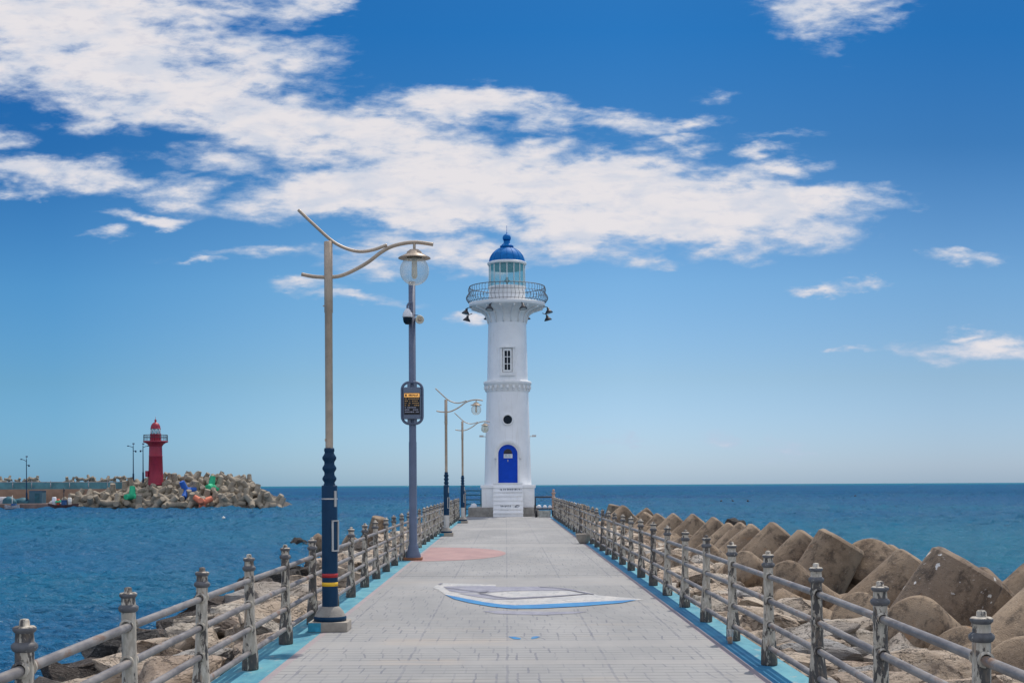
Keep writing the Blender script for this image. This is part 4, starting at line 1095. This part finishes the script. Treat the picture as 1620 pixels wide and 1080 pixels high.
tip_tetra(1000, 812, 7.05, 0, 47, 0)
tip_tetra(964, 797, 6.75, -10, 75, 0, label='brown tetrapod with one square-topped leg upright near the end of the right railing', group=None)
tip_tetra(935, 806, 6.55, 30, 45, 0)
# second row and lower legs filling the bank
rr = random.Random(4)
def end_tetra(px, py, d, yaw, el, roll, s=.95):     # a leg end turned towards the pier
    p = at(px, py, d); R_, A, U = tetra_rot(radians(yaw), radians(el), radians(roll))
    return put_tetra(p-A*LEG*s, R_, rr.choice(TM), s=s)
end_tetra(1236, 918, 23.5, 225, 30, 0)
end_tetra(1168, 896, 29.0, 225, 30, 5)
end_tetra(1110, 880, 35.0, 225, 30, 5)
end_tetra(1440, 985, 17.4, 225, 30, 0)
end_tetra(1345, 968, 19.6, 215, 32, 0, .85)
end_tetra(1500, 1035, 15.5, 205, 32, 0)
end_tetra(1600, 1062, 13.6, 215, 30, 0)
for (x, y, z, yaw, el, roll) in ((9.2, 16.5, -1.5, 0, 45, 60), (9.4, 20.5, -1.5, 40, 30, 0), (9.6, 26, -1.5, 10, 40, 20), (9.4, 31.5, -1.5, 0, 30, 0), (9.4, 38, -1.5, 60, 30, 0),
                                 (5.4, 46, -1.3, 185, 12, 0), (9, 45, -1.5, 0, 30, 0), (5.3, 51, -1.3, 180, 12, 0), (7.8, 52, -1.5, 20, 30, 0), (5.2, 56, -1.3, 180, 12, 0), (7.4, 60, -1.5, 0, 30, 0), (5.0, 61, -1.4, 180, 15, 0)):
    R_, A, U = tetra_rot(radians(yaw), radians(el), radians(roll)); put_tetra(Vector((x, y, z)), R_, rr.choice(TM))
# around the pier head and on the left bank
for (x, y, z, yaw, el, roll, lb) in ((5.0, 68, -1.1, 20, 40, 0, None), (4.3, 73, -1.3, 90, 50, 0, None), (2.9, 75.6, -1.3, 20, 60, 0, None), (6.6, 72, -1.3, 0, 40, 0, None)):
    R_, A, U = tetra_rot(radians(yaw), radians(el), radians(roll)); put_tetra(Vector((x, y, z)), R_, rr.choice(TM), 'brown tetrapod piled behind the pier head right of the lighthouse', 'tetrapods piled behind the pier head')
for (x, y, z, yaw, el, roll) in ((-5.6, 53, -1.0, -30, 72, 0), (-6.5, 50.0, -1.3, 200, 40, 0), (-4.0, 74, -.9, 120, 60, 0), (-6.2, 58.5, -1.5, 200, 30, 30)):
    R_, A, U = tetra_rot(radians(yaw), radians(el), radians(roll)); put_tetra(Vector((x, y, z)), R_, rr.choice(TM), s=.68, label='brown tetrapod among the boulders on the left bank', group='tetrapods among the boulders on the left bank')

# ------------------------------------------------------------------ far breakwater with the red lighthouse
DB = 210.0; k3 = DB/F
def fx(px): return (px-801)*k3
def fz(px, py, d=DB): return EYE+(hz(px)-py)/F*d
TOPC = [(60,800),(105,797),(118,786),(128,779),(150,778),(170,780),(185,774),(200,766),(222,760),(240,756),(270,756),(300,755),(360,756),(385,758),(395,764),(408,775),(425,784),(434,790),(446,797),(454,803)]
def top_y(px):
    for (a, b), (c, d) in zip(TOPC, TOPC[1:]):
        if a <= px <= c: return b+(d-b)*(px-a)/(c-a)
    return 804
bm = B(); g = []
N_ = 60
for i in range(N_+1):
    px = 100+(464-100)*i/N_; X_ = fx(px); top = max(SEA-.3, fz(px, top_y(px))-1.0)
    row = []
    for j in range(9):
        s_ = j/8
        if j <= 5: yq = 207+ (j/5)*8; zq = SEA-.5+(top-SEA+.5)*(j/5)
        else: yq = 215+(j-5)*4; zq = top-(j-5)/3*.2*(top-SEA)
        row.append(bm.verts.new((X_*(yq/DB)**0, yq, zq+.3*noise.noise(Vector((X_, yq, 0))))))
    g.append(row)
for i in range(N_):
    for j in range(8): bm.faces.new((g[i][j], g[i+1][j], g[i+1][j+1], g[i][j+1])).smooth = True
tag(obj('breakwater_mound', bm, 'rubble'), None, None, kind='structure')
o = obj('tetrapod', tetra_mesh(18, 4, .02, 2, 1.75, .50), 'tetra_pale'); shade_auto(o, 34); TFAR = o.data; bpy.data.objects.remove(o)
r = random.Random(77); nF = 0
GF = 'pale tetrapods heaped on the far breakwater'
def rrot(r_):
    return tetra_rot(r_.uniform(0, 2*pi), r_.uniform(-.3, 1.4), r_.uniform(0, 2*pi))[0]
X0, X1 = 112, 446; px = X0; col = 0
while px < X1:
    ty = top_y(px); nrow = max(1, int((804-ty)/11.5)+1)
    for j in range(nrow):
        py = ty+4+(801-ty-4)*((j+r.uniform(.1,.6))/nrow) if nrow > 1 else 799
        h = (801-py)/50.0
        d = 208+h*9+r.uniform(-.6,.6)
        p = at(px+r.uniform(-4,4)+(7 if j % 2 else 0), py+r.uniform(-1.5, 1.5), d)
        if (px < 175 and py < 778): continue
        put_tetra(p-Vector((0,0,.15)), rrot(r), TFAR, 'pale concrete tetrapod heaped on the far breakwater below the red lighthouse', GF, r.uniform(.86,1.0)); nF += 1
    px += 14; col += 1
for px in range(238, 402, 11):
    p = at(px+r.uniform(-3,3), top_y(px)+2+r.uniform(-1,2), 219); put_tetra(p, rrot(r), TFAR, 'pale concrete tetrapod heaped on the far breakwater below the red lighthouse', GF, .78); nF += 1
print('FAR', nF)
for (px, py, m_, lb, yaw, el, roll) in ((209,786,'tetra_green','bright green painted tetrapod nearest the moored boat on the far breakwater',100,70,30), (334,770,'tetra_green','bright green painted tetrapod high on the far breakwater right of the blue one',60,75,90), (294,777,'tetra_blue','bright blue painted tetrapod on the far breakwater',-90,-40,80), (320,795,'tetra_orange','orange painted tetrapod low by the water on the far breakwater',30,20,10)):
    h = (801-py)/50.0; p = at(px, py, 206.6+h*9)
    put_tetra(p, tetra_rot(radians(yaw), radians(el), radians(roll))[0], tmesh(TFAR, m_), lb, None, .98)
# walls behind, quay
def wall(name, px0, px1, y_top, y_bot, d, th, m_, label, cat='wall'):
    a = at(px0, y_top, d); b = at(px1, y_bot, d); bm = B()
    box(bm, ((a.x+b.x)/2, d+th/2, (a.z+b.z)/2), (abs(b.x-a.x), th, abs(a.z-b.z)))
    return tag(obj(name, bm, m_), label, cat)
bm = B(); a = at(-160, 798.5, 209); b_ = at(125, 806, 209)
box(bm, ((a.x+b_.x)/2, 213, (a.z+SEA-1)/2), (b_.x-a.x, 10, a.z-SEA+1)); tag(obj('quay', bm, 'quay'), None, None, kind='structure')
wall('retaining_wall', -170, 205, 775.5, 800, 219, 1.0, 'ochre_wall', 'low ochre retaining wall behind the quay on the far breakwater')
pw = wall('parapet_wall', -170, 232, 764.5, 776, 221, 1.0, 'teal_wall', 'long faded teal painted wall along the far breakwater')
hr = thing('handrail', 'thin pale handrail on top of the far teal wall', 'railing', (0, 220.5, 0))
bm = B(); a = at(-170, 763, 220.5); b_ = at(200, 763, 220.5); tube(bm, [(a.x,0,a.z-.0),(b_.x,0,b_.z)], .05, 6); obj('rail', bm, 'net', hr)
for px in range(-160, 200, 30):
    p = at(px, 763, 220.5); bm = B(); tube(bm, [(p.x,0,p.z-.1),(p.x,0,p.z-1.0+.9*0)], .06, 6); tube(bm, [(p.x,0,p.z),(p.x,0,p.z+.25)], .05, 6); obj('post', bm, 'net', hr)
for px in list(range(-20, 60, 12))+list(range(52, 70, 9))+list(range(105, 135, 10))+[138, 141, 150, 160, 168, 182, 190, 197]:
    p = at(px+r.uniform(-3,3), 761+r.uniform(-3.5,2.5), 226); put_tetra(p, rrot(r), TFAR, 'pale tetrapod showing over the top of the far teal wall', 'tetrapods showing over the far teal wall', r.uniform(.4,.55))
# shed, tarp heap, net heap
p = at(59.5, 785, 214)
bm = B(); box(bm, (0,0,1.05), (2.1,2,2.1)); sh = obj('quay_shed', bm, 'shed', loc=(p.x, 214, a.z*0+fz(59,797,214))); tag(sh, 'plain dark teal box-shaped shed on the far quay', 'shed')
bm = B(); box(bm, (0,0,2.14), (2.25,2.15,.08)); obj('roof', bm, 'grey_panel', sh)
bm = B(); box(bm, (.3,-1.02,.9), (.8,.05,1.6)); obj('door', bm, 'tarp', sh)
def heap(name, px, py, d, sx, sy, sz, m_, label, cat, seed):
    bm = B(); bmesh.ops.create_icosphere(bm, subdivisions=3, radius=1)
    for v_ in bm.verts:
        v_.co = Vector((v_.co.x*sx, v_.co.y*sy, max(-.05, v_.co.z)*sz)); v_.co += v_.co.normalized()*.18*noise.fractal(v_.co*1.6+Vector((seed,0,0)), .9, 2, 3)
    for f in bm.faces: f.smooth = True
    o = obj(name, bm, m_, loc=at(px, py, d)); return tag(o, label, cat)
heap('tarp_heap', 34, 798, 213.5, 1.7, 1.0, 1.05, 'tarp', 'low heap under a dark teal tarpaulin left of the quay shed', 'tarpaulin', 3)
heap('tarp_heap', 15, 798, 212, 1.2, .9, 1.3, 'tarp', 'pointed heap under a teal tarpaulin at the left end of the quay', 'tarpaulin', 13)
heap('net_heap', 3, 797, 214, 1.7, 1.0, 1.15, 'net', 'pale heap of fishing net at the left edge of the quay', 'net', 5)
heap('net_heap', 88, 798, 213, 1.3, .8, .7, 'net', 'low grey heap of net behind the moored work boat', 'net', 9)
# boats
def hull_mesh(L, W, H):
    bm = B(); n = 12; rows = []
    for i in range(n+1):
        s_ = i/n; x = -L/2+L*s_; wd = W/2*(1-abs(2*s_-1)**3.2)*.98+.04; sheer = .25*abs(2*s_-1)**2
        rows.append([bm.verts.new((x, -wd, H+sheer)), bm.verts.new((x, -wd*.75, 0.05)), bm.verts.new((x, 0, -.15)), bm.verts.new((x, wd*.75, 0.05)), bm.verts.new((x, wd, H+sheer)), bm.verts.new((x, wd*.9, H+sheer-.12)), bm.verts.new((x, -wd*.9, H+sheer-.12))])
    for a_, b2 in zip(rows, rows[1:]):
        for k in range(7): bm.faces.new((a_[k], b2[k], b2[(k+1) % 7], a_[(k+1) % 7]))
    bm.faces.new(rows[0][::-1]); bm.faces.new(rows[-1])
    return bm
pb = at(100, 806, 205.5)
b1 = thing('work_boat', 'low dark red work boat loaded with drums moored by the far quay', 'boat', (pb.x, 205.5, SEA))
obj('hull', hull_mesh(4.9, 1.6, .62), 'hull', b1)
bm = B(); box(bm, (.15,0,.95), (.7,.8,.8), bev=.04); box(bm, (.15,0,1.38), (.85,.95,.06)); obj('wheelhouse', bm, 'blue_cloth', b1)
bm = B(); tube(bm, [(.1,0,.7),(.1,0,3.4)], .06, 6); tube(bm, [(.1,0,3.2),(.28,0,2.9)], .04, 5); box(bm, (.1,0,2.9), (.16,.1,.5)); obj('mast', bm, 'dark_metal', b1)
for (dx, sx, h_, m_, lb) in ((-1.45,.34,1.35,'pale_plastic','tall white drum standing on the dark red work boat'), (-.80,.26,1.05,'orange','orange-red drum standing on the dark red work boat'), (1.05,.30,1.25,'buoy','pale blue-white barrel near the bow of the dark red work boat')):
    bm = B(); lathe(bm, [(0,0),(sx*.9,0),(sx,.05),(sx,h_*.48),(sx*1.04,h_*.5),(sx,h_*.52),(sx,h_-.12),(sx*.7,h_),(0,h_)], 14); tag(obj('drum', bm, m_, loc=(pb.x+dx, 205.5, SEA+.56)), lb, 'drum')
heap('fishing_gear', 93, 795, 205.6, .6, .4, .4, 'tetra_green', 'bundle of green netting on the dark red work boat', 'net', 4)
pb2 = at(19, 806, 206)
b2_ = thing('small_boat', 'small white open boat with a slim mast moored at the left end of the quay', 'boat', (pb2.x, 206, SEA))
obj('hull', hull_mesh(2.4, 1.1, .5), 'net', b2_)
bm = B(); tube(bm, [(0,0,.3),(.05,0,2.2)], .05, 6); obj('mast', bm, 'buoy', b2_)
bm = B(); box(bm, (.3,0,.65), (.7,.6,.45), bev=.04); obj('cuddy', bm, 'blue_cloth', b2_)

# red lighthouse
rx0 = fx(246.5); bz = fz(246, 753.5, 213)
rl = thing('red_lighthouse', 'small red lighthouse with domed lantern on the far breakwater', 'lighthouse', (rx0*213/DB, 213, bz))
k4 = 213/F
def q(py): return (753.5-py)*k4
bm = B(); lathe(bm, [(1.22,-1.5),(1.20,0),(1.10,q(723)),(1.13,q(722.8)),(1.13,q(721.8)),(1.09,q(721.6)),(1.05,q(706))], 32); obj('tower_wall', bm, 'bright_red', rl)
bm = B(); box(bm, (-1.25,-.6,.35), (.5,.7,1.0), bev=.03); obj('annex', bm, 'bright_red', rl)
bm = B(); lathe(bm, [(1.05,q(707)),(1.25,q(704)),(1.6,q(701.5)),(2.0,q(700.3)),(2.02,q(698.3)),(.9,q(698.3))], 32); obj('gallery_deck', bm, 'bright_red', rl)
bm = B()
for z in (q(688.8), q(692.5)): tube(bm, [(1.95*cos(2*pi*i/32), 1.95*sin(2*pi*i/32), z) for i in range(32)], .035, 5, closed=True)
for i in range(32):
    a_ = 2*pi*i/32; tube(bm, [(1.95*cos(a_), 1.95*sin(a_), q(698.3)), (1.95*cos(a_), 1.95*sin(a_), q(688.8))], .025, 4)
obj('gallery_rail', bm, 'dark_metal', rl)
bm = B(); lathe(bm, [(.90,q(698.3)),(.88,q(688)),(.92,q(687.6)),(.92,q(687)),(.7,q(687))], 24); obj('lantern_base', bm, 'bright_red', rl)
bm = B(); lathe(bm, [(.76,q(687)),(.76,q(678.5))], 8); gz_ = obj('lantern_glazing', bm, 'lantern_glass', rl)
bm = B()
for i in range(8):
    for dd in (-1, 1):
        a_ = 2*pi*i/8; a2 = 2*pi*(i+dd)/8
        tube(bm, [(.80*cos(a_), .80*sin(a_), q(687)), (.80*cos((a_+a2)/2), .80*sin((a_+a2)/2), q(678.5))], .05, 5)
obj('glazing_bars', bm, 'pale_plastic', gz_)
bm = B(); hd = q(669)-q(678.8)
lathe(bm, [(.5,q(679.2)),(.86,q(679.2)),(.88,q(678.6)),(.80,q(678.2))]+[(.80*cos(pi/2*i/8), q(678.2)+hd*sin(pi/2*i/8)) for i in range(1, 7)]+[(.18,q(668.6)),(.14,q(667)),(.22,q(666)),(.12,q(664.4)),(.03,q(663.5)),(.02,q(659.5)),(0,q(659.4))], 24); obj('dome', bm, 'bright_red', rl)

# far lamp posts
def far_lamp(px, ytop, ybot, d, label, flip=1):
    p = at(px, ybot, d); t = thing('harbour_lamp', label, 'street lamp', p, group='dark lamp posts on the far breakwater'); H = (ybot-ytop)*d/F
    bm = B(); lathe(bm, [(.16,-.5),(.15,H*.22),(.09,H*.24),(.06,H)], 10); obj('pole', bm, 'navy', t)
    bm = B(); tube(bm, spline([(0,0,H*.95),(-.45*flip,0,H*.985),(-.85*flip,0,H*1.0)], 4), .05, 6); tube(bm, spline([(0,0,H*.86),(.2*flip,0,H*.86),(.42*flip,0,H*.87)], 3), .05, 6); obj('arm', bm, 'navy', t)
    bm = B(); lathe(bm, [(0,.10),(.10,.08),(.20,.0),(.16,-.06),(0,-.1)], 10, (-.85*flip,0,H*1.0)); obj('lamp_head', bm, 'navy', t)
    bm = B(); lathe(bm, [(0,.12),(.08,.08),(.16,0),(.12,-.2),(0,-.25)], 10, (.42*flip,0,H*.86)); obj('lamp_head', bm, 'navy', t)
    bm = B(); box(bm, (.05,0,H*1.06), (.35,.05,.22)); tube(bm, [(0,0,H),(0.05,0,H*1.05)], .04, 5); obj('solar_panel', bm, 'grey_panel', t)
far_lamp(42, 727, 796, 213, 'dark slim lamp post standing beside the shed on the far quay')
far_lamp(211, 706, 763, 214, 'dark slim lamp post farther from the red lighthouse, left of its twin')
far_lamp(226.5, 706, 760, 214, 'dark slim lamp post right beside the red lighthouse', -1)

# buoys on the water
def buoy(px, py, r_, m_, label, group=None):
    p = ground(px, py, SEA); bm = B(); lathe(bm, [(0,-r_*.5),(r_*.8,-r_*.3),(r_,.1*r_),(r_*.75,r_*.6),(r_*.2,r_*.85),(r_*.15,r_*1.1),(0,r_*1.15)], 14)
    tag(obj('buoy', bm, m_, loc=(p.x, p.y, SEA+.0)), label, 'buoy', group)
buoy(353.5, 820, .20, 'buoy', 'white mooring buoy afloat in front of the far breakwater')
buoy(165, 908, .085, 'cream', 'small tan float alone on the water left of the pier')
for px, lb in ((1141, 'leftmost'), (1159, 'middle'), (1183, 'rightmost')):
    buoy(px, 793.2, .26, 'black', lb+' of three black floats in a row on the right-hand sea', 'three black floats in a row')
buoy(1353, 785.5, .34, 'black', 'single black float far out beyond the right tetrapods')
